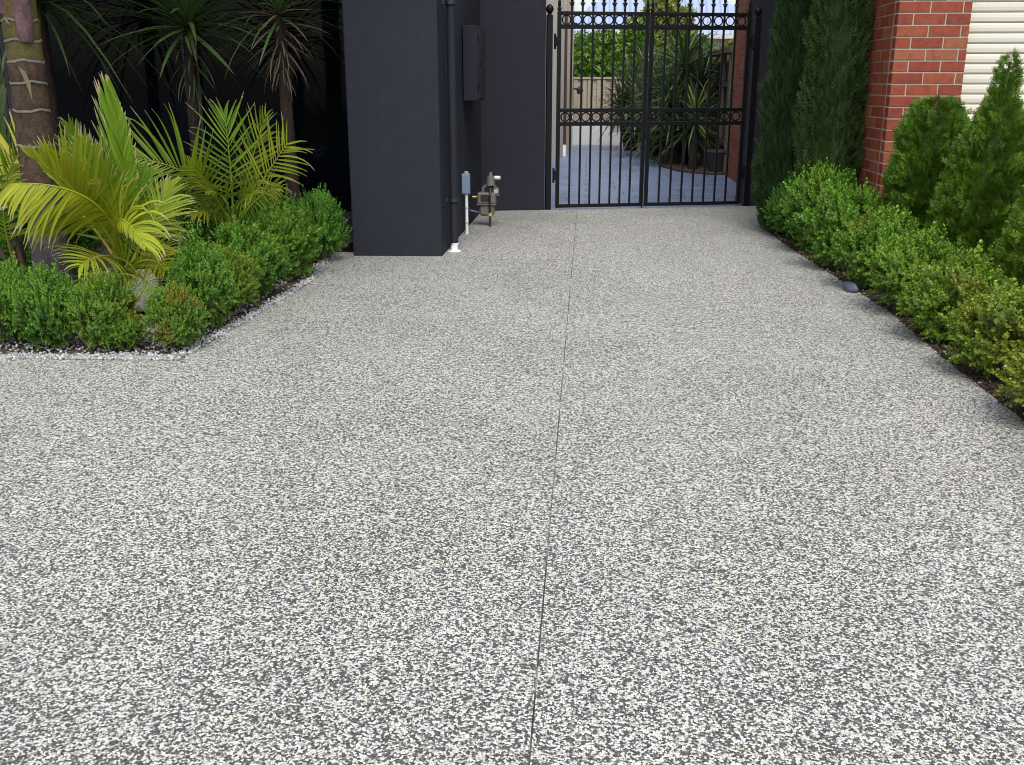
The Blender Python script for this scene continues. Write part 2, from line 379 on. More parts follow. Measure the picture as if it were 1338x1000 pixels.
def spray_template(rnd, L=.13, branches=8, spread=.055, curl=.02):
    """flat scale-leaf fan of a thuja or cypress"""
    V, Fs, T = [], [], []
    nrm = np.array([0, 0, 1.])
    diamond(V, Fs, T, (0, 0, 0), (0, 1, 0), nrm, L, .010)
    for k in range(branches):
        y = L * (.12 + .8 * k / branches); sg = 1 if k % 2 else -1
        bl = spread * (1 - .55 * k / branches) * rnd.uniform(.8, 1.2)
        a = rnd.uniform(.65, .95); d = np.array([sg * sin(a), cos(a), rnd.uniform(-.25, .25)])
        diamond(V, Fs, T, (0, y, 0), d, nrm, bl, .0085)
        for q in (.38, .72):
            for s2 in (-1, 1):
                b2 = a + s2 * .6; d2 = np.array([sg * sin(b2), cos(b2), rnd.uniform(-.3, .3)])
                diamond(V, Fs, T, np.array([0, y, 0]) + d / np.linalg.norm(d) * bl * q, d2, nrm, bl * .46 * (1.15 - q * .5), .0075)
    V = np.array(V); V[:, 2] += -curl * (V[:, 1] / L) ** 2 + 0.4 * np.abs(V[:, 0]) ** 1.3
    return V, Fs, np.array(T)
def ico_template(sub=1):
    bm = bmesh.new(); bmesh.ops.create_icosphere(bm, subdivisions=sub, radius=1); bm.verts.index_update()
    V = np.array([v.co[:] for v in bm.verts]); Fs = [[v.index for v in f.verts] for f in bm.faces]; bm.free()
    return V, Fs, np.zeros(len(V))
def lump(p, k=1.0, ph=0.0):
    """smooth pseudo noise -1..1"""
    x, y, z = (p * k).T
    return (np.sin(x*1.7+ph) * np.cos(y*2.1-ph*1.3) + np.sin(y*1.3+z*2.3+ph*.7) * .8 + np.cos(z*1.9-x*1.1+ph*2) * .8) / 2.2
_rs = random.Random(3)
SPRIGS = [sprig_template(_rs, L=.075 + .01*i, pairs=6 + i % 2) for i in range(4)]
SPRAYS = [spray_template(_rs) for _ in range(4)]
CSPRAYS = [spray_template(_rs, L=.15, branches=6, spread=.035, curl=0.0) for _ in range(3)]
ICO = ico_template(1)

def bush_mesh(name, seed, R0=.32, h=.50, lobes=30, per=44):
    """box shrub: lobes of upright leafy shoots with gaps between them (unit: radius .32, height .5)"""
    g = np.random.default_rng(seed)
    P, Dr, TI, SC = [], [], [], []
    for k in range(lobes):
        u = -.72 + 1.72 * (k + .5) / lobes; a = k * 2.39996 + g.uniform(-.35, .35); q = math.sqrt(max(0, 1 - u*u))
        D = np.array([q*cos(a), q*sin(a), u]); rr = g.uniform(.78, 1.12)
        wide = 1 if u > -.1 else 1 + (u + .1) * .75
        c = D * np.array([R0*wide, R0*wide, h*.5]) * .66 * rr + np.array([0, 0, h*.47]); rho = R0 * g.uniform(.30, .46)
        dl = g.standard_normal((per, 3)) + D * 1.3 + np.array([0, 0, .5]); dl /= np.linalg.norm(dl, axis=1, keepdims=True)
        P.append(c + dl * rho * g.uniform(.45, 1.0, per)[:, None] * np.array([1, 1, .95])); Dr.append(dl * .85 + np.array([0, 0, .42]) + g.standard_normal((per, 3)) * .2)
        TI.append(np.clip(g.uniform(.15, .8) + g.standard_normal(per) * .14 + .30 * u, 0, 1)); SC.append(g.uniform(.75, 1.15, per))  # higher lobes paler: new growth, plus shade of lower lobes put into tint
    P = np.concatenate(P); d = np.concatenate(Dr); tint_all = np.concatenate(TI); sc = np.concatenate(SC); n = len(P)
    low = P[:, 2] < .04; P[low, 2] = g.uniform(.02, .10, low.sum())
    tall = np.argsort(-P[:, 2])[:200]; pick = g.choice(tall, 16, False); sc[pick] *= 1.6; d[pick] = d[pick] * .35 + np.array([0, 0, 1.0])
    br_all = np.clip((lump(P / .3, 1.9, seed * 3.7) - .30) * 2.4 + .2 * g.standard_normal(n), 0, 1)
    order = g.integers(0, len(SPRIGS), n); parts = []; tints = []; brs = []
    for k in range(len(SPRIGS)):
        I = np.where(order == k)[0]
        parts.append(scatter(SPRIGS[k], P[I], frames(d[I], g.uniform(0, 2*pi, len(I))), sc[I])); tints.append(tint_all[I]); brs.append(br_all[I])
    V, FF, SZ, T, K = join(parts); V[:, 2] = np.maximum(V[:, 2], .006)
    ti = np.concatenate(tints)[K]; b = np.concatenate(brs)[K]
    return mesh_np(name, V, FF, SZ, M['buxus'], dict(tint=np.clip(ti - .08 + .55 * (T - .6), 0, 1), t=T, bronze=b))  # tint also carries tip highlights and dark interior, beside pale new growth
def twig_mesh(seed, h, r):
    g = random.Random(seed); m = MB()
    for k in range(11):
        a = g.uniform(0, 2*pi); e = g.uniform(.35, .95)
        p1 = Vector((cos(a)*r*.35*e, sin(a)*r*.35*e, h*.3)); p2 = Vector((cos(a)*r*.8*e, sin(a)*r*.8*e, h*g.uniform(.55, .85)))
        m.tube([(cos(a)*.015, sin(a)*.015, 0), p1, p2], [.008, .006, .003], 5)
    return m.mesh('stem', M['twig'])
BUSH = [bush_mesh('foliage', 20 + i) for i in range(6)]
TWIG = [twig_mesh(i, .5, .32) for i in range(3)]
_bi = [0]
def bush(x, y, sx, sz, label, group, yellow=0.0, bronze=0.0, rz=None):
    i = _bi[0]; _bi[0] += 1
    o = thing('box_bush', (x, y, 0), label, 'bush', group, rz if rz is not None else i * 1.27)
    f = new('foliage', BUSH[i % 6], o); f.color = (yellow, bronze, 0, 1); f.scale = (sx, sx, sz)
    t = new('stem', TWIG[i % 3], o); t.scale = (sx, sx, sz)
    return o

def conifer(name, label, group, loc, profile, n, tmpl, mat, up=1.0, size=1.0, seed=0, wob=.12, cat='conifer', ellip=1.0, lean=(0, 0), yellow=0.0, bronze=0.0, spread=.3, buried=.12):
    """profile: list of (height, radius); sprays on a wobbling surface of revolution"""
    g = np.random.default_rng(seed); zs = np.array([p[0] for p in profile]); rs = np.array([p[1] for p in profile])
    zz = np.linspace(zs[0], zs[-1], 400); rr = np.interp(zz, zs, rs); cdf = np.cumsum(rr + .02); cdf /= cdf[-1]
    z = np.interp(g.uniform(0, 1, n), cdf, zz); a = g.uniform(0, 2*pi, n); r0 = np.interp(z, zs, rs)
    A = np.stack([np.cos(a), np.sin(a), z], 1)
    w_ = 1 + wob * lump(A * np.array([1.6, 1.6, 2.6]), 1.5, seed) + wob * .6 * lump(A * np.array([3, 3, 7.0]), 1.6, seed + 3)
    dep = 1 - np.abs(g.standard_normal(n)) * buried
    r = r0 * w_ * dep
    P = np.stack([np.cos(a)*r + lean[0]*(z/zs[-1])**2, np.sin(a)*r*ellip + lean[1]*(z/zs[-1])**2, z], 1)
    d = np.stack([np.cos(a), np.sin(a), np.full(n, up)], 1) + g.standard_normal((n, 3)) * spread
    roll = g.choice([pi/2, -pi/2, 0], n) + g.uniform(-.7, .7, n)
    sc = g.uniform(.7, 1.2, n) * size * np.clip(.45 + r0 / .22, .5, 1)
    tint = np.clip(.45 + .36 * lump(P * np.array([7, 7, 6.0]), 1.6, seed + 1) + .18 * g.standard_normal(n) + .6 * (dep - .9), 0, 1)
    brz = np.clip((lump(P * 7, 1.3, seed + 9) - .4) * 2, 0, 1)
    order = g.integers(0, len(tmpl), n); parts = []; ti = []; bz = []
    for k in range(len(tmpl)):
        I = np.where(order == k)[0]; parts.append(scatter(tmpl[k], P[I], frames(d[I], roll[I]), sc[I])); ti.append(tint[I]); bz.append(brz[I])
    V, FF, SZ, T, K = join(parts); V[:, 2] = np.maximum(V[:, 2], .008)
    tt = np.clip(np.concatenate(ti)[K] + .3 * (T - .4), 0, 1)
    o = thing(name, loc, label, cat, group)
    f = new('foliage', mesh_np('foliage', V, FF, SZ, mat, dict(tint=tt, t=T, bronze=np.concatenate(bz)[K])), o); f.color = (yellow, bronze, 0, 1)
    cv, cf = [], []; NA, NZ = 28, 36
    for i in range(NZ):
        zc = zs[0] + (zs[-1]*.93 - zs[0]) * i / (NZ - 1); aa = np.arange(NA) * 2*pi/NA
        A = np.stack([np.cos(aa), np.sin(aa), np.full(NA, zc)], 1)
        ww = 1 + wob * lump(A * np.array([1.6, 1.6, 2.6]), 1.5, seed) + wob * .6 * lump(A * np.array([3, 3, 7.0]), 1.6, seed + 3)
        rc_ = np.interp(zc, zs, rs) * ww * .74
        for k in range(NA): cv.append((cos(aa[k])*rc_[k] + lean[0]*(zc/zs[-1])**2, sin(aa[k])*rc_[k]*ellip + lean[1]*(zc/zs[-1])**2, zc))
    for i in range(NZ - 1):
        for k in range(NA): k2 = (k + 1) % NA; cf.append((i*NA+k, i*NA+k2, (i+1)*NA+k2, (i+1)*NA+k))
    cf.append(tuple(range((NZ-1)*NA, NZ*NA)))
    MB().add(cv, cf).build('inner_foliage', mat, o, True)
    m = MB(); h = zs[-1]
    m.tube([(0, 0, 0), (lean[0]*.3, lean[1]*.3, h*.5), (lean[0]*.95, lean[1]*.95, h*.97)], [.035, .022, .006], 8)
    gr = random.Random(seed)
    for k in range(40):
        zz_ = h * gr.uniform(.06, .88); rr_ = float(np.interp(zz_, zs, rs)) * .8; aa = gr.uniform(0, 2*pi)
        m.tube([(lean[0]*(zz_/h)**2, lean[1]*(zz_/h)**2, zz_), (cos(aa)*rr_, sin(aa)*rr_*ellip, zz_ + rr_*.7)], [.007, .003], 4)
    m.build('trunk', M['twig'], o)
    return o

# ================================================================== SETTING
tag(MB().box((-90, -60, -.35), (90, 220, -.20)).build('ground', M['earth']), kind='structure')
GA, GB = Vector((-.39, 11.34, 0)), Vector((1.87, 11.86, 0)); GU = (GB - GA).normalized(); GN = Vector((GU.y, -GU.x, 0))   # line of the gate; GN points at the street
def gl(t, z=0, off=0): p = GA + GU * t + GN * off; return Vector((p.x, p.y, z))
GANG = math.atan2(GU.y, GU.x)
# driveway: two slabs of exposed aggregate with a cut joint between
JX = -.095
dw = tag(bpy.data.objects.new('driveway', None), kind='structure'); COL.objects.link(dw)
def slab(poly, z0, z1, name, mat, parent=None):
    n = len(poly); v = [(x, y, z1) for x, y in poly] + [(x, y, z0) for x, y in poly]
    f = [tuple(range(n))] + [(i, i + n, (i + 1) % n + n, (i + 1) % n) for i in range(n)]
    return MB().add(v, f).build(name, mat, parent)
right_edge = [(1.905, -2.5), (1.90, 4.2), (1.90, 5.17), (1.935, 6.2), (1.885, 7.2), (1.83, 8.1), (1.78, 9.0), (1.765, 10.2), (1.85, 11.0), (2.1, 11.45), (2.1, 11.9)]
yj = GA.y + (JX - GA.x) * GU.y / GU.x - .03
slab([(-7, -2.5), (JX - .0021, -2.5), (JX - .0021, yj), (-.45, yj - .08), (-1.3, yj - .25), (-1.3, 8.3), (-2.12, 8.3), (-2.0, 7.2), (-2.02, 6.6), (-2.08, 5.6), (-2.13, 4.90), (-7, 4.84)], -.18, 0, 'slab', M['agg'], dw)
slab([(JX + .0021, -2.5)] + right_edge + [(JX + .0021, yj)], -.18, 0, 'slab', M['agg'], dw)
tag(MB().box((JX - .002, -2.49, -.17), (JX + .002, yj - .01, -.0015)).build('joint_filler', M['joint'], dw))
tag(MB().box((-40, -3.0, -.19), (40, -2.505, -.06), ch=.02).build('kerb', M['kerb']), kind='structure')
tag(MB().box((-40, -12, -.196), (40, -3.005, -.17)).build('road', M['asphalt']), kind='structure')
# garden beds
tag(slab([(-7, 4.845), (-2.135, 4.905), (-2.085, 5.6), (-2.025, 6.6), (-2.005, 7.2), (-2.125, 8.0), (-2.125, 9.55), (-7, 9.55)], -.19, -.012, 'garden_bed', M['soil']), kind='structure')
tag(slab([(1.91, -2.5), (6, -2.5), (6, 8.6), (2.33, 8.6), (2.33, 12.2), (2.105, 12.1)] + right_edge[::-1][1:-1], -.19, -.006, 'border_bed', M['soil']), kind='structure')
# courtyard behind the gate
court = [(-2.2, yj - .4), (-1.3, yj - .24), (2.28, yj + .57), (2.28, 15.9), (1.95, 15.8), (1.5, 16.3), (1.28, 17.2), (1.2, 20), (1.18, 23.25), (-2.2, 23.25)]
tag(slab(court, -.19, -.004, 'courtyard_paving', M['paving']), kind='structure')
tag(slab([(2.29, 15.9), (1.95, 15.81), (1.51, 16.31), (1.285, 17.2), (1.205, 20), (1.185, 23.24), (2.3, 23.24)][::-1], -.19, .03, 'planting_bed', M['soil']), kind='structure')

# loose white gravel along the left bed, leaf litter along the right one
def gravel(name, pts, smin, smax, mat, flat=.65, seed=1):
    g = np.random.default_rng(seed); P = np.array(pts); n = len(P)
    d = g.standard_normal((n, 3)); mats = frames(d, g.uniform(0, 6.28, n))
    sc = g.uniform(smin, smax, n); V0 = ICO[0] * np.array([1, .75, flat])
    V, FF, SZ, T, K = scatter((V0, ICO[1], ICO[2]), P, mats, sc)
    return tag(new(name, mesh_np(name, V, FF, SZ, mat)), kind='stuff')
g = np.random.default_rng(5); pts = []
for _ in range(3600):
    x = g.uniform(-3.6, -2.10); y = 4.86 + abs(g.standard_normal()) * .04
    pts.append((x, y + (x + 2.1) * .04, .002 + g.uniform(0, .008)))
edge = [(-2.11, 4.92), (-2.06, 5.6), (-2.0, 6.6), (-1.98, 7.2), (-2.1, 7.95)]
for _ in range(1700):
    y = g.uniform(4.92, 7.95); x = np.interp(y, [e[1] for e in edge], [e[0] for e in edge]) - abs(g.standard_normal()) * .035 + .015
    pts.append((x, y, .002 + g.uniform(0, .008)))
for _ in range(4200): pts.append((g.uniform(-3.7, -2.15), g.uniform(5.0, 7.4), -.006 + g.uniform(0, .01)))
gravel('white_gravel', pts, .006, .0125, M['white_gravel'], seed=2)
pts = []
for _ in range(1700):
    y = g.uniform(3.4, 9.6); x = np.interp(y, [e[1] for e in right_edge], [e[0] for e in right_edge]) + abs(g.standard_normal()) * .10 - .012
    pts.append((x, y, .001 + g.uniform(0, .008)))
gravel('leaf_litter', pts, .005, .016, M['litter'], .3, 3)

# ================================================================== DARK HOUSE ON THE LEFT
house = thing('house', (-1.92, 8.12, 0), 'dark charcoal rendered house with a wide pillar and dark glazing on the left', 'house')
house.matrix_world = Matrix.Translation((0, 0, 0)); house.location = (0, 0, 0)
YB = GA.y + (-1.17 - GA.x) * GU.y / GU.x
poly = [(-1.92, 8.12), (-1.18, 8.15), (-1.155, YB), (-1.92, YB)]
slab(poly, -.18, 3.3, 'pillar', M['charcoal'], house)
bv = bpy.data.objects['pillar'].modifiers.new('bevel', 'BEVEL'); bv.width = .012; bv.segments = 2
slab([(-7.5, 9.6), (-1.925, 9.6), (-1.925, 9.9), (-7.5, 9.9)], 2.35, 3.3, 'lintel', M['charcoal'], house)
slab([(-7.5, 9.6), (-1.925, 9.6), (-1.925, 9.9), (-7.5, 9.9)], -.18, .10, 'sill', M['charcoal'], house)
slab([(-7.5, 9.62), (-1.92, 9.62), (-1.92, 15.0), (-7.5, 15)], 3.3, 3.45, 'floor_slab', M['charcoal'], house)
slab([(-7.8, 7.75), (-1.10, 7.75), (-1.10, 11.0), (-7.8, 11.0)], 2.86, 3.06, 'canopy_slab', M['charcoal'], house)
slab([(-7.5, 8.10), (-1.15, 8.10), (-1.15, 15), (-7.5, 15)], 3.455, 6.2, 'added_upper_wall', M['charcoal'], house)  # unseen upper storey, carried over the pillar to shade the driveway's far end
slab([(-7.5, 9.95), (-7.3, 9.95), (-7.3, 15), (-7.5, 15)], -.18, 3.3, 'end_wall', M['charcoal'], house)
for x0, x1 in ((-7.5, -5.6), (-5.6, -3.75), (-3.75, -1.925)):
    wf = MB(); W0, W1, z0, z1 = x0 + .003, x1 - .003, .102, 2.348
    for a, b in (((W0, 9.62, z0), (W0+.07, 9.72, z1)), ((W1-.07, 9.62, z0), (W1, 9.72, z1)), ((W0+.072, 9.62, z0), (W1-.072, 9.72, z0+.07)), ((W0+.072, 9.62, z1-.07), (W1-.072, 9.72, z1))): wf.box(a, b)
    fo = wf.build('window', M['charcoal_trim'], house)
    MB().box((W0+.071, 9.665, z0+.071), (W1-.071, 9.68, z1-.071)).build('pane', M['glass'], fo)
slab([(-7.4, 11.4), (-2, 11.4), (-2, 11.5), (-7.4, 11.5)], -.1, 3.2, 'inner_wall', M['charcoal_trim'], house)
slab([(-7.4, 9.95), (-2, 9.95), (-2, 11.4), (-7.4, 11.4)], -.1, -.05, 'inner_floor', M['charcoal_trim'], house)
# rear boundary wall between house and gate
t0, t1 = -.80, -.075
q = [gl(t0), gl(t1), gl(t1, 0, -.22), gl(t0, 0, -.22)]
tag(slab([(v.x, v.y) for v in q], -.18, 2.75, 'boundary_wall', M['charcoal']), 'charcoal rendered boundary wall between the house and the gate', 'wall')
# right gate pillar
q = [gl(2.345, 0, .03), gl(2.345 + .36, 0, .03), gl(2.345 + .36, 0, -.36), gl(2.345, 0, -.36)]
tag(slab([(v.x, v.y) for v in q], -.18, 2.7, 'gate_pillar', M['charcoal']), 'charcoal square pillar right of the gate behind the cypress', 'pillar')

# services on the side wall of the house
dp = thing('downpipe', (-1.11, 8.42, 0), 'charcoal painted downpipe running up the corner beside the wide pillar', 'downpipe')
MB().tube([(0, 0, .075), (0, 0, 2.83)], .034, 14).build('pipe', M['charcoal'], dp, True)
for z in (.42, 1.98):
    b = MB(); b.tube([(0, 0, z), (0, 0, z + .03)], .047, 14); b.box((-.068, -.02, z), (-.04, .02, z + .03)); b.build('bracket', M['charcoal_trim'], dp)
b = MB(); b.tube([(0, 0, .0), (0, 0, .008)], [.055, .05], 16); b.tube([(.0, 0, .008), (0, 0, .045), (.012, -.012, .075)], [.034, .031, .027], 12); b.build('shoe', M['white_pvc'], dp, True)
mb = thing('meter_box', (-1.165, 9.60, 1.215), 'charcoal painted electricity meter box high on the side wall', 'meter box')
MB().box((.006, 0, 0), (.145, .62, .665), ch=.006).build('case', M['charcoal'], mb)
MB().box((.147, .02, .02), (.158, .60, .645), ch=.003).build('door', M['charcoal_trim'], mb)
MB().box((.159, .05, .30), (.166, .075, .36), ch=.002).build('latch', M['black'], mb)
for z in (.1, .52): MB().tube([(.153, .017, z), (.153, .017, z + .06)], .005, 6).build('hinge', M['black'], mb)
cb = thing('conduit_box', (-1.12, 9.42, 0), 'small blue grey junction box on a white conduit against the wall', 'junction box')
MB().box((-.042, -.035, .375), (.034, .035, .565), ch=.006).build('case', M['blue_grey'], cb)
MB().box((-.036, -.041, .385), (.028, -.0355, .555), ch=.002).build('lid', M['blue_grey'], cb)
MB().tube([(0, 0, 0), (0, 0, .374)], .0145, 10).build('conduit', M['white_pvc'], cb, True)
for z in (.10, .24): MB().tube([(0, 0, z), (0, 0, z + .014)], .0185, 10).build('coupling', M['grey_pvc'], cb, True)
MB().tube([(0, 0, .566), (0, 0, .585)], .02, 10).build('gland', M['grey_pvc'], cb, True)
gm = thing('gas_meter', (-.965, 10.02, 0), 'weathered grey gas meter on a dark riser pipe in the wall corner', 'gas meter')
b = MB(); b.box((-.115, -.07, .215), (.07, .07, .33), ch=.015); b.box((-.095, -.062, .10), (.055, .062, .213), ch=.02); b.box((-.118, -.076, .207), (.073, .076, .222), ch=.003); b.build('casing', M['meter'], gm)
MB().box((-.075, -.082, .25), (.005, -.072, .315), ch=.004).build('index', M['charcoal_trim'], gm)
b = MB(); b.tube([(.018, -.085, 0), (.018, -.085, .30)], .0125, 10); b.tube([(.018, -.085, .30), (.02, -.05, .36), (.03, 0, .40)], .0125, 10); b.build('riser', M['pipe_dark'], gm, True)
b = MB(); b.tube([(-.06, 0, .331), (-.06, 0, .37), (-.02, 0, .40), (.02, 0, .42)], .016, 10); b.tube([(.02, -.02, .40), (.02, -.02, .49)], [.045, .038], 14); b.tube([(.02, -.02, .491), (.02, -.02, .53)], [.022, .012], 10)
b.tube([(.05, 0, .34), (.06, 0, .40)], .02, 10); b.tube([(.075, -.01, .30), (.08, -.01, .375)], [.03, .024], 10); b.build('regulator', M['meter'], gm, True)
MB().tube([(.062, -.02, .475), (.115, -.03, .475)], .018, 12).build('vent_cap', M['white_pvc'], gm, True)
MB().tube([(.075, -.02, .345), (.075, -.055, .345)], .022, 10).build('union', M['kerb'], gm, True)
MB().tube([(-.116, -.03, .285), (-.165, -.035, .285)], .013, 10).build('valve', M['brass'], gm, True)
MB().tube([(-.20, .03, .145), (.0, -.06, .118)], .0095, 8).build('inlet_pipe', M['blue_grey'], gm, True)
MB().tube([(.018, -.085, .105), (.018, -.085, .135)], .0185, 10).build('tape', M['yellow'], gm, True)

# ================================================================== GATE
def gate_post(t, label, w=.062, h=2.06, cap=True):
    o = thing('gate_post', gl(t), label, 'gate post', 'steel posts the gate hangs on', GANG)
    MB().box((-w/2, -w/2, -.1), (w/2, w/2, h), ch=.003).build('shaft', M['black'], o)
    b = MB(); b.tube([(0, 0, h + .001), (0, 0, h + .02), (0, 0, h + .04), (0, 0, h + .07), (0, 0, h + .10), (0, 0, h + .12)], [.04, .018, .034, .044, .032, .004], 14); b.build('cap', M['black'], o, True)
    return o
gate_post(-.036, 'black steel gate post against the charcoal boundary wall on the left')
gate_post(2.30, 'black steel gate post against the charcoal pillar on the right')
ZT1, ZT0, ZU1, ZU0 = 2.107, 2.070, 1.975, 1.930
ZM1, ZM0, ZN1, ZN0 = 1.102, 1.062, .958, .916
ZB1, ZB0 = .058, .020
BAR = MB().box((-.010, -.010, ZB1 - .01), (.010, .010, ZT1 + .055)).mesh('bar', M['black'])
RING = MB().torus((0, 0, 0),   .0465, .0075).mesh('ring', M['black'], True)
b = MB(); b.tube([(0, 0, 0), (0, 0, .012), (0, 0, .022), (0, 0, .035)], [.010, .022, .022, .010], 8)
b.tube([(-.03, 0, .028), (-.016, 0, .034), (0, 0, .022)], [.004, .008, .008], 6); b.tube([(.03, 0, .028), (.016, 0, .034), (0, 0, .022)], [.004, .008, .008], 6)
b.tube([(0, 0, .035), (0, 0, .06), (0, 0, .095), (0, 0, .15)], [.008, .018, .016, .002], 8); FIN = b.mesh('finial', M['black'], True)
def gate_leaf(ta, tb, label):
    o = thing('gate_leaf', gl(ta), label, 'gate', 'pair of black steel driveway gates', GANG)
    Wd = tb - ta; s = .040
    def pr(name, a, b): return MB().box(a, b, ch=.002).build(name, M['black'], o)
    pr('stile', (0, -.02, ZB0), (s, .02, ZT1)); pr('stile', (Wd - s, -.02, ZB0), (Wd, .02, ZT1))
    for z0, z1 in ((ZB0, ZB1), (ZN0, ZN1), (ZM0, ZM1), (ZU0, ZU1), (ZT0, ZT1)): pr('rail', (s + .0005, -.018, z0), (Wd - s - .0005, .018, z1))
    n = 8; pitch = (Wd - 2*s) / n
    for k in range(1, n):
        b_ = new('bar', BAR, o); b_.location = (s + k*pitch, 0, 0)
        f_ = new('finial', FIN, o); f_.location = (s + k*pitch, 0, ZT1 + .055)
    for x in (s/2, Wd - s/2):
        f_ = new('finial', FIN, o); f_.location = (x, 0, ZT1 + .001)
    for z in ((ZT0 + ZU1)/2, (ZM0 + ZN1)/2):
        for k in range(n):
            r_ = new('ring', RING, o); r_.location = (s + (k + .5)*pitch, 0, z)
    return o
lf = gate_leaf(.050, 1.066, 'left leaf of the black steel gate with rings and spear bars')
rt = gate_leaf(1.082, 2.225, 'right leaf of the black steel gate carrying the lock, before the yuccas')
for o, x, sg in ((lf, 0, -1), (rt, 2.225 - 1.082, 1)):
    for z in (.30, 1.72):
        b = MB(); b.tube([(x + sg*.027, -.012, z), (x + sg*.027, -.012, z + .16)], .013, 10); b.box((x + min(0, sg*.026), -.022, z + .03), (x + max(0, sg*.026), -.010, z + .13)); b.build('hinge', M['black'], o, True)
b = MB(); b.box((.002, -.045, 1.20), (.038, -.0205, 1.36), ch=.004); b.tube([(.02, -.046, 1.32), (.02, -.07, 1.32), (.11, -.075, 1.32)], .008, 8); b.build('lock', M['black'], rt, True)
b = MB(); b.tube([(1.0, -.032, .004), (1.0, -.032, .42)], .008, 8); b.box((.985, -.031, .28), (1.014, -.0205, .31)); b.build('drop_bolt', M['black'], lf)

# ================================================================== BRICK GARAGE ON THE RIGHT
GX, GY, PIERW = 2.325, 8.20, .545
gar = thing('garage', (0, 0, 0), 'red brick garage with pale mortar and a cream roller door', 'garage')
HROWS, PIT, BH = 30, .0857, .0757
WH = HROWS * PIT
# mortar core set back 5 mm behind the brick faces; (front pier, side wall, lintel wall, far pier)
core = MB(); rc = .006
def prism(m, poly, z0, z1):
    n = len(poly); m.add([(x, y, z1) for x, y in poly] + [(x, y, z0) for x, y in poly], [tuple(range(n)), tuple(reversed(range(n, 2*n)))] + [(i, i + n, (i + 1) % n + n, (i + 1) % n) for i in range(n)])
prism(core, [(GX + rc, GY + rc), (GX + PIERW - rc, GY + rc), (GX + PIERW - rc, GY + .23), (GX + .23, GY + .23), (GX + .23, 12.3), (GX + rc, 12.3)], -.18, WH)
AX = 2.135
prism(core, [(AX + rc, 12.31), (GX + .23, 12.31), (GX + .23, 15.85), (AX + rc, 15.85)], -.18, WH)
wall = core.build('brick_wall', M['mortar'], gar)
def brick_mesh(Lx):
    return MB().box((.005, 0, .005), (Lx - .005, .10, .005 + BH), ch=.0025).mesh('brick', M['brick'])
BR = {}
def get_brick(L):
    k = round(L, 3)
    if k not in BR: BR[k] = brick_mesh(k)
    return BR[k]
rb = random.Random(4); far = []
def put(L, row, pos, rot, part=True):
    Mx = Matrix.Translation((pos[0], pos[1], row * PIT)) @ Matrix.Rotation(rot, 4, 'Z') @ Matrix.Translation((0, rb.uniform(-.0012, .0012), 0))
    if part:
        o = new('brick', get_brick(L), wall); o.matrix_local = Mx
    else: far.append((L, Mx))
for r in range(HROWS):
    # front of the pier
    x = 0.0; seq = ([.240, .240] if r % 2 == 0 else [.120, .240, .240])
    for L in seq:
        L = min(L, PIERW - x); put(L, r, (GX + x, GY), 0, r < 28); x += L
    if PIERW - x > .05: put(PIERW - x, r, (GX + x, GY), 0, r < 28)
    # side wall: face looks to -x; laid from the corner backwards
    if r % 2 == 0: y0 = GY + .106; y = y0
    else: y0 = GY + .106; y = y0
    k = 0; seqL = ([.240] * 60)
    if r % 2 == 1: seqL = [.120 + .006] + seqL
    for L in seqL:
        if y + L > 12.3: break
        # rotate so that the brick's outer face (-y local) looks to -x
        put(L, r, (GX, y + L), -pi/2, y < 9.1 and r < 26)
        y += L
for r in range(HROWS):
    y = 12.305 - (.12 if r % 2 else 0)
    while y + .24 <= 15.86: put(.240, r, (AX, y + .24), -pi/2, False); y += .24
fb = MB()
for L, Mx in far: fb.box((.005, 0, .005), (L - .005, .10, .005 + BH), Mx)
tag(fb.build('far_brick', M['brick'], wall), kind='stuff')
# roller door
DX0, DX1, DY, SP = GX + PIERW + .004, GX + PIERW + 2.5, GY + .16, .0755
rd = MB().box((DX0, DY + .03, 0), (DX1, DY + .05, 2.28)).build('roller_door', M['slat'], gar)
sm = MB(); prof = [(0, -.001), (.004, -.010), (.012, -.0165), (.038, -.019), (.062, -.0165), (.0705, -.010), (.0735, -.001)]
n = len(prof); sv = []
for x in (DX0 + .002, DX1 - .002): sv += [(x, y, z) for z, y in prof]
sm.add(sv, [(i, i + n, i + n + 1, i + 1) for i in range(n - 1)] + [tuple(range(n)), tuple(reversed(range(n, 2*n)))])
SL = sm.mesh('slat', M['slat'])
for k in range(30):
    s_ = new('slat', SL, rd); s_.location = (0, DY + .028, .012 + k * SP)
MB().box((GX + PIERW + .002, GY + .01, 2.30), (DX1 + .02, GY + .2, WH)).build('lintel', M['slat'], gar)
MB().box((DX1 + .001, GY, -.18), (DX1 + .7, GY + .23, WH)).build('end_pier', M['brick'], gar)
MB().box((DX1 + .45, GY + .231, -.18), (DX1 + .7, 15.9, WH)).build('end_wall', M['brick'], gar)
rf = MB(); e = .35; UH = 5.3
x0, x1, y0, y1, zr = GX - .2, DX1 + .7 + e, GY - .3, 16.1, UH + .16
xm = (x0 + x1) / 2
rf.add([(x0, y0, zr), (x1, y0, zr), (x1, y1, zr), (x0, y1, zr), (xm, y0 + 2.2, zr + 1.1), (xm, y1 - 2.2, zr + 1.1)], [(0, 1, 4), (1, 2, 5, 4), (2, 3, 5), (3, 0, 4, 5), (3, 2, 1, 0)])
rf.build('roof', M['roof_red'], gar)  # unseen roof and eaves board, added and raised to shade the alley
MB().box((x0, y0, UH + .002), (x1, y1, UH + .155)).build('added_fascia', M['slat'], gar)
MB().box((GX + .02, GY + .02, WH + .002), (DX1 + .68, 15.85, UH)).build('added_upper_wall', M['beige'], gar)  # unseen storey added above the garage to cut sky light near the gate

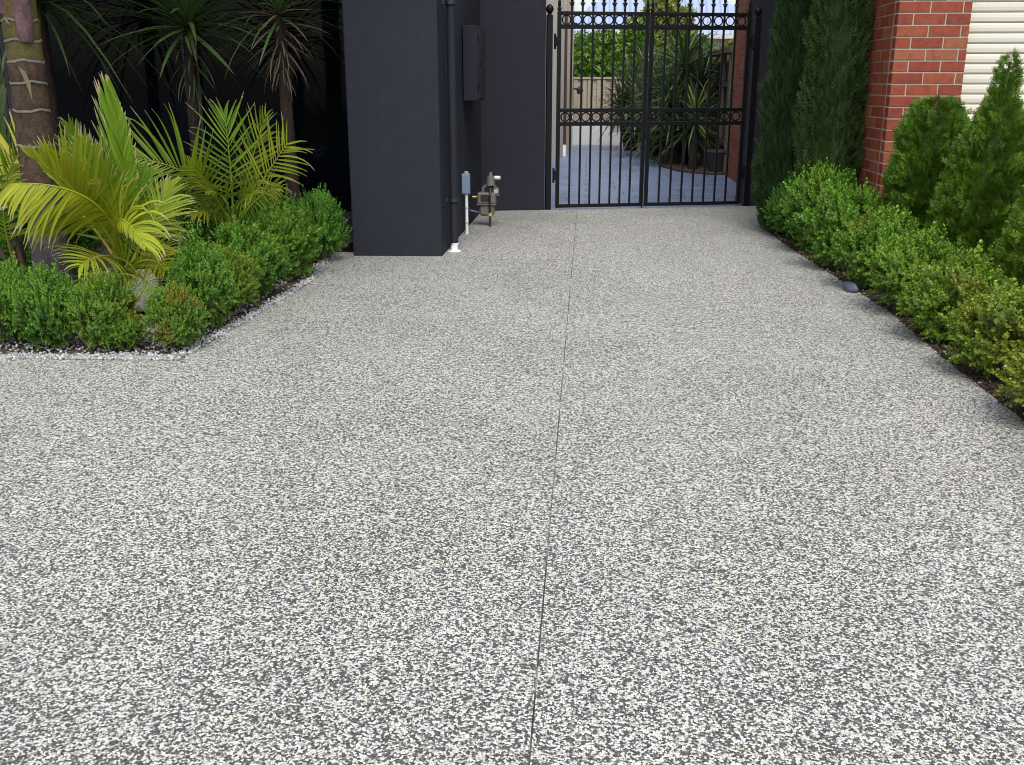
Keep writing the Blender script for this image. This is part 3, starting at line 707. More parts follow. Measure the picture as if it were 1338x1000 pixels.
# ================================================================== BEHIND THE GATE
def wall_line(name, pts, z0, z1, th, mat, parent=None):
    p = [Vector((x, y, 0)) for x, y in pts]; off = []
    for i in range(len(p)):
        d = (p[min(i+1, len(p)-1)] - p[max(i-1, 0)]).normalized(); off.append(p[i] + Vector((-d.y, d.x, 0)) * th)
    return slab([(v.x, v.y) for v in p] + [(v.x, v.y) for v in off[::-1]], z0, z1, name, mat, parent)
nh = thing('neighbour_house', (0, 0, 0), 'beige rendered house wall standing left behind the gate', 'house')
wall_line('wall', [(-1.5, 16.0), (-.54, 18.9), (-.455, 19.6)], -.1, 5.2, .25, M['beige'], nh)
wall_line('rear_wall', [(-.44, 19.95), (-.335, 23.1)], -.1, 5.2, .25, M['cream'], nh)
MB().tube([(-.43, 19.72, .22), (-.43, 19.72, 2.55)], .028, 10).build('downpipe', M['brown_pipe'], nh, True)
MB().tube([(-.45, 19.66, .0), (-.45, 19.66, .2)], .06, 10).build('downpipe_shoe', M['white_pvc'], nh, True)
MB().box((-.33, 19.97, 2.36), (-.22, 20.1, 2.44), ch=.01).build('bracket', M['pipe_dark'], nh)
wlamp = thing('wall_lantern', (-.32, 22.9, 1.15), 'small dark lantern fixed low on the beige wall by the tan fence', 'lantern')
MB().box((0, -.03, .05), (.09, .03, .09), ch=.008).build('arm', M['pipe_dark'], wlamp)
b = MB(); b.tube([(.14, 0, -.04), (.14, 0, .06), (.14, 0, .12)], [.05, .08, .02], 10); b.build('shade', M['pipe_dark'], wlamp, True)
# tan steel fence across the end with pale plinth
ff = thing('steel_fence', (0, 0, 0), 'tan ribbed steel fence with a pale plinth at the courtyard end', 'fence')
MB().box((-.33, 23.3, -.1), (1.18, 23.42, .44)).build('plinth', M['plinth'], ff)
PM = MB(); PM.add([(x, yy, z) for z in (0, .98) for x, yy in ((0, 0), (.02, -.03), (.09, -.03), (.11, 0), (.20, 0), (.22, -.03), (.29, -.03), (.31, 0))], [(i, i+1, i+9, i+8) for i in range(7)])
PMm = PM.mesh('panel', M['fence_tan'])
for k in range(9):
    o = new('panel', PMm, ff); o.location = (-.33 + k*.312, 23.36, .445)
MB().box((-.33, 23.31, 1.426), (2.4, 23.41, 1.47)).build('rail', M['fence_tan'], ff)
# timber fence on the right
tf = thing('timber_fence', (0, 0, 0), 'dark grey timber paling fence behind the yuccas by the brick wall', 'fence')
PL = MB().box((0, 0, 0), (.018, .098, 1.66), ch=.002).mesh('paling', M['timber'])
yy = 15.95; k = 0
while yy < 23.2:
    o = new('paling', PL, tf); o.location = (2.23 - .009*(k % 2), yy, .02); yy += .104; k += 1
for y in (16.0, 17.0, 19.0, 21.0, 23.0): MB().box((2.13, y, -.1), (2.215, y + .09, 1.80), ch=.004).build('post', M['post_timber'], tf)
MB().box((2.10, 15.93, 1.801), (2.28, 23.2, 1.88), ch=.004).build('capping', M['post_timber'], tf)
for z in (.4, 1.3): MB().box((2.165, 15.95, z), (2.217, 23.2, z + .07)).build('rail', M['timber'], tf)

# blade plants ------------------------------------------------------
def blade_mesh(name, mat, L=.6, W=.035, droop=.5, seg=5, seed=0):
    """a long tapering strap leaf growing along +y, curving down (-z)"""
    V, Fs, T = [], [], []
    for i in range(seg + 1):
        s = i / seg; y = L * s * (1 - .12 * droop * s); z = -droop * L * .5 * s * s
        wv = W * (.55 + 1.2 * s) * (1 - s) ** .8 if i < seg else 0.0012
        wv = max(wv, .0012); V += [(-wv/2, y, z + wv*.18), (0, y, z), (wv/2, y, z + wv*.18)]; T += [s]*3
    for i in range(seg):
        a = i*3; Fs += [(a, a+1, a+4, a+3), (a+1, a+2, a+5, a+4)]
    return mesh_np(name, V, np.concatenate([np.array(f) for f in Fs]), [4]*len(Fs), mat, dict(t=T, tint=np.full(len(V), .5), bronze=np.zeros(len(V))), True)
def blade_template(L=.6, W=.035, droop=.4, seg=4):
    me = blade_mesh('tmp', M['yucca'], L, W, droop, seg)
    V = np.array([v.co[:] for v in me.vertices]); Fs = [list(p.vertices) for p in me.polygons]; T = np.array([a.value for a in me.attributes['t'].data]); bpy.data.meshes.remove(me)
    return V, Fs, T
def frame_one(d, roll=0): return Matrix(frames(np.array([list(d)], dtype=float), np.array([roll]))[0].tolist()).to_4x4()
def dragon(name, loc, h, n, L, W, mat, label, group, cat='plant', seed=0, dead=0, trunk_r=.05, deadmat='dead', lean=(0, 0), droopy=.4):
    g_ = random.Random(seed); o = thing(name, loc, label, cat, group)
    m = MB(); m.tube([(0, 0, -.02), (lean[0]*.4, lean[1]*.4, h*.5), (lean[0], lean[1], h)], [trunk_r*1.25, trunk_r, trunk_r*.9], 10); m.build('trunk', M['bark'], o, True)
    B = [blade_mesh('leaf', M[mat], L*q, W, dr*droopy/.4) for q, dr in ((1, .25), (.95, .5), (1.05, .8), (.85, .1))]
    D = [blade_mesh('dead_leaf', M[deadmat], L*q, W*1.0, dr) for q, dr in ((.8, .5), (.9, .8), (.7, .3))]
    for k in range(n):
        u = (k + .5) / n; el = R(88) - u * R(105) + g_.uniform(-.15, .15); az = k * 2.39996 + g_.uniform(-.2, .2)
        d = (cos(el)*cos(az), cos(el)*sin(az), sin(el))
        l = new('leaf', B[k % 4], o); l.matrix_local = Matrix.Translation((lean[0], lean[1], h + .10 * (1 - u) - .02)) @ frame_one(d, g_.uniform(-.3, .3)) @ Matrix.Scale(g_.uniform(.8, 1.1), 4)
    for k in range(dead):
        u = (k + .5) / dead; el = R(22) - u * R(85) + g_.uniform(-.15, .15); az = k * 2.39996 + g_.uniform(-.3, .3)
        d = (cos(el)*cos(az), cos(el)*sin(az), sin(el))
        l = new('dead_leaf', D[k % 3], o); l.matrix_local = Matrix.Translation((lean[0], lean[1], h + .06 - .46*u)) @ frame_one(d, g_.uniform(-.5, .5)) @ Matrix.Scale(g_.uniform(.6, 1.0) * (1 - .5*u), 4)
    return o
def yucca_mass(loc, heads, label, seed, mat='yucca', L=.75, W=.05, n=70, group='yuccas along the courtyard fence'):
    """clump of several heads seen far off: trunk per clump, one crown mesh"""
    g_ = np.random.default_rng(seed); o = thing('yucca', loc, label, 'yucca', group); tm = [blade_template(L, W, dr) for dr in (.15, .5, .9)]
    parts = []; tr = MB(); tin = []
    for (hx, hy, hz) in heads:
        tr.tube([(hx*.25, hy*.25, -.02), (hx*.7, hy*.7, hz*.5), (hx, hy, hz)], [.075, .06, .05], 8)
        u = (np.arange(n) + .5) / n; el = R(88) - u*R(120) + g_.uniform(-.15, .15, n); az = np.arange(n)*2.39996 + g_.uniform(0, 6.28)
        d = np.stack([np.cos(el)*np.cos(az), np.cos(el)*np.sin(az), np.sin(el)], 1); order = g_.integers(0, 3, n)
        for k in range(3):
            I = np.where(order == k)[0]; P = np.tile(np.array([hx, hy, hz]), (len(I), 1)); P[:, 2] += .12*(1 - 2*u[I])
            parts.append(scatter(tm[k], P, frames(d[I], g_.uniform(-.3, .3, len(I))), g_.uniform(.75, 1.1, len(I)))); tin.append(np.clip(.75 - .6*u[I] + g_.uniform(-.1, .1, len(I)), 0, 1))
    V, FF, SZ, T, K = join(parts)
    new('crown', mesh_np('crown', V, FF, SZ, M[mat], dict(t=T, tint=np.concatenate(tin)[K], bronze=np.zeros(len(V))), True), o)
    tr.build('trunk', M['bark'], o, True); return o
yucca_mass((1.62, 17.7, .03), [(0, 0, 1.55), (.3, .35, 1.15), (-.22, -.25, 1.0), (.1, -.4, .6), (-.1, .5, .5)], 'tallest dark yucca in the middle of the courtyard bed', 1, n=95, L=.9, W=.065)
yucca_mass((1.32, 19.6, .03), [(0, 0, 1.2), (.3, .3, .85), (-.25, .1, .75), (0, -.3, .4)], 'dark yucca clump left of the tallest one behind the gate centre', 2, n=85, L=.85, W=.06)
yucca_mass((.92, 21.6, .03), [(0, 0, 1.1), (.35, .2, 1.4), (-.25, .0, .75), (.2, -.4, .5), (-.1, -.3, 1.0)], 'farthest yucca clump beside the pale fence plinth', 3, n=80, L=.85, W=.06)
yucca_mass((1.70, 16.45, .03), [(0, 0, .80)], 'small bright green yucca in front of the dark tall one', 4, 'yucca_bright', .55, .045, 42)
pt = thing('plant_pot', (2.05, 16.15, 0), 'dark round pot at the foot of the timber fence', 'pot')
b = MB(); b.tube([(0, 0, 0), (0, 0, .3), (0, 0, .33), (0, 0, .36)], [.13, .18, .2, .19], 14); b.build('body', M['pot'], pt, True)

# leafy trees behind
LT = []
V, Fs, T = [], [], []
for k in range(5):
    a = k * 1.26; leaf6(V, Fs, T, (0, .02*k, 0), (cos(a), .6, sin(a)), (0.1, .9, .3), .11, .05)
LEAFT = (np.array(V), Fs, np.array(T))
def tree(name, loc, h, blobs, n, mat, label, scale=1.0, seed=0, tr=.09, group='trees beyond the courtyard fence'):
    g_ = np.random.default_rng(seed); o = thing(name, loc, label, 'tree', group); P = []
    for (x, y, z, r) in blobs:
        m_ = int(n * r * r / sum(q[3]**2 for q in blobs)); D = g_.standard_normal((m_, 3)); D /= np.linalg.norm(D, axis=1, keepdims=True)
        rad = r * (1 + .22 * lump(D, 3.1, seed + x)) * g_.uniform(.45, 1, m_) ** .5
        P.append(np.array([x, y, z]) + D * rad[:, None])
    P = np.concatenate(P); n_ = len(P); d = g_.standard_normal((n_, 3)) * .6 + np.array([0, 0, .5])
    V, FF, SZ, T, K = scatter(LEAFT, P, frames(d, g_.uniform(0, 6.28, n_)), g_.uniform(.7, 1.3, n_) * scale)
    tint = np.clip(.5 + .35 * lump(P, 2.4, seed) + .15 * g_.standard_normal(n_), 0, 1)
    new('crown', mesh_np('crown', V, FF, SZ, M[mat], dict(tint=tint[K], t=T, bronze=np.zeros(len(V)))), o)
    m = MB(); m.tube([(0, 0, -.2), (.05, 0, h*.4), (0, .05, h*.7)], [tr, tr*.75, tr*.4], 9)
    for (x, y, z, r) in blobs: m.tube([(.03, 0, h*.35), (x*.5, y*.5, (h*.35 + z)/2), (x, y, z)], [tr*.5, tr*.35, tr*.12], 6)
    m.build('trunk', M['bark'], o, True); return o
tree('leafy_tree', (.15, 24.6, -.2), 3.0, [(0, 0, 1.75, .55), (.45, .1, 2.0, .5), (-.3, .2, 1.45, .45), (.7, 0, 1.5, .5), (.25, .2, 2.3, .4), (1.1, .2, 1.9, .5), (1.0, .1, 2.5, .35)], 6200, 'tree', 'bright green leafy tree rising behind the tan fence', .8, 3)
tree('leafy_tree', (1.65, 25.8, -.2), 3.4, [(0, 0, 2.2, .7), (.4, 0, 2.8, .55), (-.4, 0, 2.6, .5), (.1, .1, 3.2, .45)], 4200, 'tree_olive', 'yellowish green tree above the middle of the gate', .7, 5)
tree('leafy_tree', (2.2, 24.3, -.2), 2.6, [(0, 0, 1.3, .7), (-.5, 0, 1.7, .5), (-.9, .1, 1.1, .6), (.2, 0, 2.1, .5)], 4200, 'tree_dark', 'dark leafy tree filling the gap behind the yuccas', .8, 6)
tree('leafy_tree', (3.3, 19.5, -.2), 2.5, [(0, 0, 1.9, .5), (-.5, .3, 1.95, .42), (.4, 0, 2.05, .5), (-.3, -1.2, 1.85, .42), (.1, 1.6, 2.0, .5)], 4200, 'tree_olive', 'yellow green shrub spilling over the timber fence', .7, 8)
tree('leafy_tree', (-.2, 30, -.2), 3.4, [(0, 0, 2.0, .8), (.8, 0, 1.8, .8), (1.7, 0, 2.2, .8), (2.7, 0, 2.0, .9)], 4200, 'tree_dark', 'broad dark tree below the blue roof', 1.1, 9)
# far houses
def hip_house(loc, wx, wy, hw, rise, roofm, label, ribs=False):
    o = thing('far_house', loc, label, 'house'); MB().box((-wx/2, 0, -.3), (wx/2, wy, hw)).build('wall', M['house_far'], o)
    e = .5; rf = MB(); x0, x1, y0, y1 = -wx/2 - e, wx/2 + e, -e, wy + e; i = min(wx, wy) / 2
    rf.add([(x0, y0, hw + .05), (x1, y0, hw + .05), (x1, y1, hw + .05), (x0, y1, hw + .05), (x0 + i, y0 + i, hw + rise), (x1 - i, y0 + i, hw + rise)], [(0, 1, 5, 4), (1, 2, 5), (2, 3, 4, 5), (3, 0, 4), (3, 2, 1, 0)])
    r_ = rf.build('roof', roofm, o)
    if ribs:
        m = MB(); n = int((x1 - x0) / .25)
        for k in range(n):
            x = x0 + (k + .5) * (x1 - x0) / n; up = min(1, (x - x0) / i, (x1 - x) / i)
            m.tube([(x, y0, hw + .06), (x, y0 + i*up, hw + .06 + (rise - .05)*up)], .03, 4)
        m.build('seam', roofm, r_)
    MB().box((x0, y0 - .1, hw - .1), (x1, y0 - .002, hw + .04)).build('gutter', M['house_far'], o)
    for x in (-wx/4, wx/4):
        f_ = MB().box((x - .7, -.04, 1.0), (x + .7, -.003, 2.2)).build('window', M['slat'], o); MB().box((x - .62, -.05, 1.08), (x + .62, -.042, 2.12)).build('pane', M['glass'], f_)
    return o
hip_house((2.6, 38, 0), 7.0, 7.5, 2.9, 2.6, M['roof_blue'], 'far house with a pale blue ribbed hip roof', True)
hip_house((9.8, 34, 0), 8.5, 7, 2.5, .75, M['roof_red'], 'far house with a low red roof right of the trees')

# ================================================================== LEFT GARDEN
# bangalow palm trunk with leaf scars
PTX, PTY, TR = -3.32, 5.95, .118
pt = thing('palm_tree', (PTX, PTY, 0), 'thick ringed palm trunk with a purple sheath at the left edge', 'palm')
ringz = [.47, .80, 1.02, 1.225, 1.385, 1.505, 1.62, 1.73, 1.87, 2.02, 2.2]
def trunk_r(z): return .118 + .022*math.exp(-z/.25) - .018*min(1, z/1.4)
def seg(z0, z1, mat, name):
    m = MB(); zs_ = [z0 + (z1 - z0)*i/6 for i in range(7)]
    m.tube([(.004*sin(z*5), 0, z) for z in zs_], [trunk_r(z) - (.004 if i in (0, 6) else 0) + .002*sin(z*31) for i, z in enumerate(zs_)], 22, False); m.build(name, mat, pt, True)
prev = -.05
for k, z in enumerate(ringz):
    seg(prev, z, M['palm_low'] if z < .9 else M['palm_trunk'] if z < 1.6 else M['palm_green'], 'trunk_segment')
    if z > .9:
        m = MB(); nn = 26; vs_ = []; zz = z
        m.tube([(.004*sin(zz*5), 0, zz + dz) for dz in (-.008, -.004, .004, .009)], [trunk_r(zz) + d_ for d_ in (-.001, .004, .003, -.001)], 22, False)
        rg = m.build('leaf_scar', M['ring'], pt, True)
        for v in rg.data.vertices: v.co.z += .006*sin(3*math.atan2(v.co.y, v.co.x) + k) + .003*sin(7*math.atan2(v.co.y, v.co.x) + 2*k)
    prev = z + .001
m = MB(); m.tube([(.058, -.062, 1.615), (.062, -.068, 1.70), (.058, -.066, 1.85), (.04, -.05, 2.05), (.0, 0, 2.25)], [.040, .048, .052, .05, .045], 16); m.build('sheath', M['spathe'], pt, True)
m = MB(); m.tube([(-.045, -.02, 1.775), (-.042, -.03, 1.85), (-.04, -.02, 2.0), (0, 0, 2.25)], [.074, .08, .078, .075], 16); m.build('sheath', M['spathe'], pt, True)
MB().tube([(-.03, -.10, 1.745), (-.01, -.112, 1.715), (.005, -.104, 1.70)], [.007, .008, .003], 6).build('stub', M['ring'], pt, True)
MB().tube([(0, 0, 2.15), (.01, 0, 2.6), (.02, 0, 3.2)], [.12, .11, .06], 16).build('crownshaft', M['palm_green'], pt, True)
MB().add([(.01, -.105, 1.48), (.045, -.094, 1.45), (.062, -.085, 1.38), (.060, -.086, 1.28), (.054, -.09, 1.31), (.035, -.099, 1.40)], [(0, 1, 2, 5), (5, 2, 3, 4)]).build('fibre', M['dry'], pt)

# pinnate fronds
def bez(p0, p1, p2, p3, t):
    a = 1 - t; return p0*a**3 + p1*3*a*a*t + p2*3*a*t*t + p3*t**3
def frond(parent, pts, nl, L, W, up=(0, 0, 1), amin=25, amax=70, droop=.25, start=.25, sides=(1, 1), vee=.25, color=(0, 0, 0, 1), mat='palm', origin=None, seed=0, name='frond', end_len=.5, rach=.012, jit=.10, fuse=0.0):
    g_ = random.Random(seed); org = Vector(origin); P = [Vector(p) - org for p in pts]; upv = Vector(up).normalized()
    V, Fs, T, TI = [], [], [], []
    n = 24; C = [bez(*P, i/n) for i in range(n+1)]
    # rachis as a slim ridge
    m = MB(); m.tube(C, [rach*(1 - .8*i/n) for i in range(n+1)], 6)
    V += m.v; Fs += m.f; T += [0]*len(m.v); TI += [.9]*len(m.v)
    for k in range(nl):
        s = (k + .5)/nl; t = start + (1 - start)*s
        p = bez(*P, t); tg = (bez(*P, min(1, t + .02)) - bez(*P, t - .02)).normalized()
        sd_ = tg.cross(upv); sd_ = sd_.normalized() if sd_.length > 1e-5 else Vector((1, 0, 0)); nr = sd_.cross(tg)
        ang = R(amax + (amin - amax)*s)
        prof = (math.sin(pi*min(1, .22 + .62*s)) ** .7) * (1 - (1 - end_len)*max(0, s - .6)/.4)
        for sg, on in ((1, sides[0]), (-1, sides[1])):
            if not on: continue
            l = L*prof*on*g_.uniform(1 - jit, 1 + jit); a = ang*g_.uniform(.82, 1.18)
            d = (tg*cos(a) + sd_*sg*sin(a) + nr*vee*g_.uniform(.5, 1.3)).normalized()
            w_ = W*g_.uniform(.85, 1.15); q = p.copy(); ns = 6; i0 = len(V); ti = g_.uniform(.2, .9); dr = droop*g_.uniform(.5, 1.8) + (.5 if g_.random() < .07 else 0); hk = g_.uniform(-.6, .6)
            for j in range(ns + 1):
                u = j/ns; wj = max(.0012, w_*(min(1, .35 + 2.6*u))*(1 - u**2.2)**.9)
                ac = d.cross(nr); ac = (ac.normalized() if ac.length > 1e-4 else sd_)
                V += [q - ac*wj/2 + nr*wj*.16, q, q + ac*wj/2 + nr*wj*.16]; T += [u]*3; TI += [ti]*3
                d = (d + Vector((hk*.25*u, 0, -dr*(.25 + 1.6*u*u)))*.42).normalized(); q = q + d*l/ns
            for j in range(ns):
                a_ = i0 + j*3; Fs += [(a_, a_+1, a_+4, a_+3), (a_+1, a_+2, a_+5, a_+4)]
    V = np.array([tuple(v) for v in V]); flat = np.concatenate([np.array(f) for f in Fs]); sz = [len(f) for f in Fs]
    brz = np.clip(.4 + .8*np.array([lump(V*5, 1.2, seed)]).ravel(), 0, 1)
    o = new(name, mesh_np(name, V, flat, sz, M[mat], dict(t=T, tint=TI, bronze=brz), True), parent); o.color = color; return o

for k in range(12):
    az = k*2*pi/12 + .3*(k % 3); hd = Vector((cos(az), sin(az), 0)); o_ = Vector((PTX, PTY, 0)); tp = Vector((PTX + .02, PTY, 3.1)); rz_ = .9 + .25*(k % 2)
    frond(pt, [tp, tp + hd*.5 + Vector((0, 0, .9*rz_)), tp + hd*1.3 + Vector((0, 0, .95*rz_)), tp + hd*2.1 + Vector((0, 0, .25*rz_ - .1*(k % 3)))], 34, .62, .042, up=(0, 0, 1), droop=.25, origin=o_, seed=60 + k, rach=.02, start=.2)
A1 = ground(158, 392); A1.z = 0
pa = thing('young_palm', A1, 'young yellow green palm with drooping burnt tips before the ringed trunk', 'palm')
BA = at(160, 348, 6.1)
MB().tube([(0, 0, -.02), (.0, 0, .12), BA - A1], [.07, .06, .04], 12).build('stem', M['stem'], pa, True)
def fa(pts, **k): return frond(pa, [at(*p) for p in pts], origin=A1, **k)
# upright broad new leaf
fa([(163, 345, 6.1), (170, 270, 6.0), (166, 200, 5.95), (150, 128, 5.9)], nl=40, L=.44, W=.034, up=(.15, -1, .25), amin=7, amax=26, droop=.01, start=.16, sides=(.45, 1.05), vee=.03, seed=1, rach=.008, end_len=.5, color=(.05, 0, 0, 1))
# leaf leaning left, tall bright leaflets
fa([(160, 345, 6.1), (138, 290, 5.9), (110, 262, 5.75), (58, 222, 5.65)], nl=30, L=.46, W=.028, up=(.3, -1, .2), amin=22, amax=64, droop=.015, start=.25, sides=(1.0, .1), vee=.1, color=(.35, .05, 0, 1), seed=2, rach=.009)
fa([(160, 345, 6.1), (142, 275, 6.0), (130, 240, 5.95), (116, 190, 5.9)], nl=26, L=.36, W=.030, up=(.0, -1, .25), amin=14, amax=40, droop=.03, start=.2, sides=(.7, .8), vee=.1, color=(.25, .0, 0, 1), seed=12, rach=.008)
# big arching leaf with hanging leaflets
fa([(162, 345, 6.1), (155, 262, 5.75), (95, 236, 5.5), (14, 240, 5.4)], nl=46, L=.40, W=.021, up=(0, -1, .15), amin=40, amax=88, droop=.5, start=.25, sides=(.0, 1.0), vee=.10, color=(.6, .06, 0, 1), seed=3, rach=.010, end_len=.6)
fa([(158, 345, 6.1), (138, 270, 5.75), (160, 272, 5.6), (190, 322, 5.5)], nl=32, L=.34, W=.018, up=(0, -1, .15), amin=35, amax=85, droop=.7, start=.35, sides=(.25, 1.0), vee=.12, color=(.5, .1, 0, 1), seed=13, rach=.008, end_len=.7)
fa([(160, 345, 6.1), (130, 280, 5.85), (90, 232, 5.65), (40, 205, 5.5)], nl=36, L=.34, W=.020, up=(0, -1, .3), amin=15, amax=60, droop=.10, start=.3, sides=(.85, .0), vee=.1, color=(.6, .15, 0, 1), seed=14, rach=.009)
fa([(156, 345, 6.12), (140, 300, 6.2), (120, 250, 6.25), (92, 165, 6.3)], nl=28, L=.32, W=.020, up=(.1, -1, .1), amin=12, amax=48, droop=.05, start=.2, color=(.1, .0, 0, 1), seed=15, rach=.008)
fa([(166, 345, 6.15), (176, 300, 6.25), (196, 280, 6.35), (214, 290, 6.4)], nl=24, L=.28, W=.015, up=(.1, -1, .3), amin=25, amax=75, droop=.3, start=.2, color=(.2, .3, 0, 1), seed=16)
fa([(160, 350, 6.1), (148, 330, 5.85), (128, 330, 5.7), (104, 348, 5.6)], nl=28, L=.30, W=.014, up=(0, -.9, .4), amin=35, amax=85, droop=.4, start=.1, color=(.25, .5, 0, 1), seed=17)
# older yellow leaf far left
fa([(158, 350, 6.1), (110, 270, 6.1), (50, 215, 6.1), (-40, 195, 6.1)], nl=34, L=.38, W=.022, up=(0, -.9, .4), amin=22, amax=60, droop=.14, start=.3, color=(.8, .6, 0, 1), seed=4, vee=.1)
# right low leaf and skirts
fa([(168, 350, 6.1), (190, 310, 6.1), (208, 275, 6.15), (222, 240, 6.2)], nl=30, L=.26, W=.016, up=(.2, -1, .3), amin=18, amax=70, droop=.16, start=.12, color=(.3, .25, 0, 1), seed=5, vee=.05, sides=(1, .8))
fa([(168, 352, 6.1), (190, 335, 5.95), (205, 338, 5.85), (216, 352, 5.75)], nl=28, L=.26, W=.013, up=(.1, -.8, .6), amin=25, amax=75, droop=.4, start=.1, color=(.35, .45, 0, 1), seed=6)
fa([(160, 355, 6.1), (155, 352, 5.9), (140, 362, 5.75), (128, 372, 5.6)], nl=30, L=.30, W=.012, up=(0, -.7, .7), amin=40, amax=85, droop=.25, start=.05, color=(.2, .5, 0, 1), seed=7)
fa([(160, 352, 6.1), (175, 352, 5.95), (190, 365, 5.8), (200, 378, 5.7)], nl=26, L=.27, W=.012, up=(0, -.7, .7), amin=40, amax=85, droop=.25, start=.05, color=(.2, .5, 0, 1), seed=8)
fa([(165, 350, 6.15), (175, 290, 6.25), (182, 255, 6.3), (186, 225, 6.35)], nl=26, L=.26, W=.020, up=(0, -1, .2), amin=15, amax=45, droop=.06, start=.15, color=(.0, .05, 0, 1), seed=10, rach=.007)

B1 = ground(312, 330); B1 = Vector((B1.x*.9, 7.45, 0)); BB = at(306, 288, 7.45); B1.x = BB.x
pb = thing('young_palm', B1, 'feathery yellow green palm between the box bushes and the slim trunk', 'palm')
MB().tube([(0, 0, -.02), (.0, 0, .2), BB - B1 + Vector((0, 0, .04))], [.075, .085, .05], 12).build('stem', M['stem'], pb, True)
def fb_(pts, **k): return frond(pb, [at(*p) for p in pts], origin=B1, **k)
fb_([(300, 290, 7.45), (275, 250, 7.2), (252, 212, 7.05), (164, 206, 6.9)], nl=22, L=.50, W=.019, up=(.05, -1, .25), amin=18, amax=68, droop=.03, start=.42, vee=.06, color=(.2, .0, 0, 1), seed=21, rach=.012, end_len=.35)
fb_([(305, 290, 7.45), (303, 240, 7.4), (300, 195, 7.4), (293, 150, 7.4)], nl=16, L=.38, W=.017, up=(.1, -1, .15), amin=14, amax=75, droop=.05, start=.22, vee=.05, jit=.25, color=(.05, .0, 0, 1), seed=22, rach=.010)
fb_([(310, 290, 7.45), (335, 250, 7.4), (355, 215, 7.35), (376, 187, 7.3)], nl=16, L=.34, W=.016, up=(-.1, -1, .25), amin=35, amax=62, droop=.16, start=.3, vee=.05, jit=.25, color=(.4, .15, 0, 1), seed=23, rach=.010, end_len=.9)
fb_([(300, 290, 7.4), (280, 255, 7.2), (265, 228, 7.1), (246, 216, 7.0)], nl=18, L=.24, W=.017, up=(.1, -1, .3), amin=25, amax=70, droop=.14, start=.25, vee=.1, color=(.4, .05, 0, 1), seed=24)
fb_([(310, 290, 7.5), (322, 235, 7.5), (330, 200, 7.5), (348, 150, 7.5)], nl=15, L=.32, W=.016, up=(0, -1, .2), amin=16, amax=55, droop=.08, start=.25, color=(.25, .1, 0, 1), seed=25)
fb_([(300, 292, 7.4), (285, 275, 7.2), (270, 272, 7.1), (252, 282, 7.0)], nl=16, L=.24, W=.012, up=(0, -.8, .6), droop=.35, start=.2, color=(.2, .55, 0, 1), seed=26)
fb_([(312, 292, 7.45), (330, 262, 7.4), (345, 250, 7.35), (366, 246, 7.3)], nl=18, L=.24, W=.012, up=(0, -.8, .6), droop=.3, start=.2, color=(.2, .8, 0, 1), seed=27)
fb_([(310, 290, 7.4), (312, 260, 7.15), (318, 250, 7.05), (330, 256, 6.95)], nl=20, L=.30, W=.017, up=(0, -.8, .6), amin=30, amax=70, droop=.25, start=.25, color=(.15, .1, 0, 1), seed=28)
fb_([(304, 290, 7.4), (296, 262, 7.15), (288, 250, 7.05), (272, 250, 6.95)], nl=20, L=.28, W=.017, up=(0, -.8, .6), amin=30, amax=70, droop=.2, start=.25, color=(.2, .1, 0, 1), seed=29)

# slim trunked dracaenas and dark yuccas under the canopy
dragon('dracaena', (-2.43, 8.25, 0), 1.88, 60, .72, .036, 'yucca', 'slim dracaena with dead drooping leaves beside the charcoal pillar', 'dracaenas under the canopy', 'dracaena', 1, 90, .052, 'dead', (-.03, 0), .5)
dragon('dracaena', (-3.28, 8.35, 0), 1.80, 130, .86, .052, 'yucca', 'dark green spiky dracaena between the ringed trunk and the slim one', 'dracaenas under the canopy', 'dracaena', 2, 40, .05, 'yucca', (.03, 0), .35)
dragon('dracaena', (-4.62, 8.6, 0), 2.0, 130, 1.15, .046, 'yucca', 'darkest dracaena with long arching leaves behind the ringed trunk', 'dracaenas under the canopy', 'dracaena', 3, 0, .06, 'dead', (0, 0), .9)
# dark cut stalks of a palm at the left border
cs = thing('palm_stump', ground(18, 400), 'cluster of grey brown palm stalks at the far left of the bed', 'palm')
o0 = Vector(cs.location)
for a, b_, r_ in (((30, 372, 6.1), (6, 290, 6.1), .018), ((36, 372, 6.1), (14, 285, 6.15), .02), ((25, 372, 6.0), (-14, 300, 6.0), .02), ((33, 370, 6.2), (28, 300, 6.2), .018)):
    p, q_ = at(*a) - o0, at(*b_) - o0; MB().tube([(p.x*.5, p.y*.5, 0), p, q_], [r_*1.3, r_, r_*.6], 8).build('stalk', M['twig'], cs, True)
frond(cs, [at(30, 380, 6.3), at(10, 300, 6.3), at(-5, 200, 6.3), at(-2, 90, 6.3)], 24, .30, .05, up=(0, -1, .2), amin=12, amax=30, droop=.02, origin=o0, seed=41, color=(0, 0, 0, 1), mat='yucca', start=.35)
frond(cs, [at(28, 380, 6.2), at(10, 310, 6.1), at(-10, 270, 6.0), at(20, 205, 5.9)], 24, .34, .022, up=(0, -1, .2), amin=20, amax=60, droop=.1, origin=o0, seed=42, color=(.1, .3, 0, 1), start=.35)

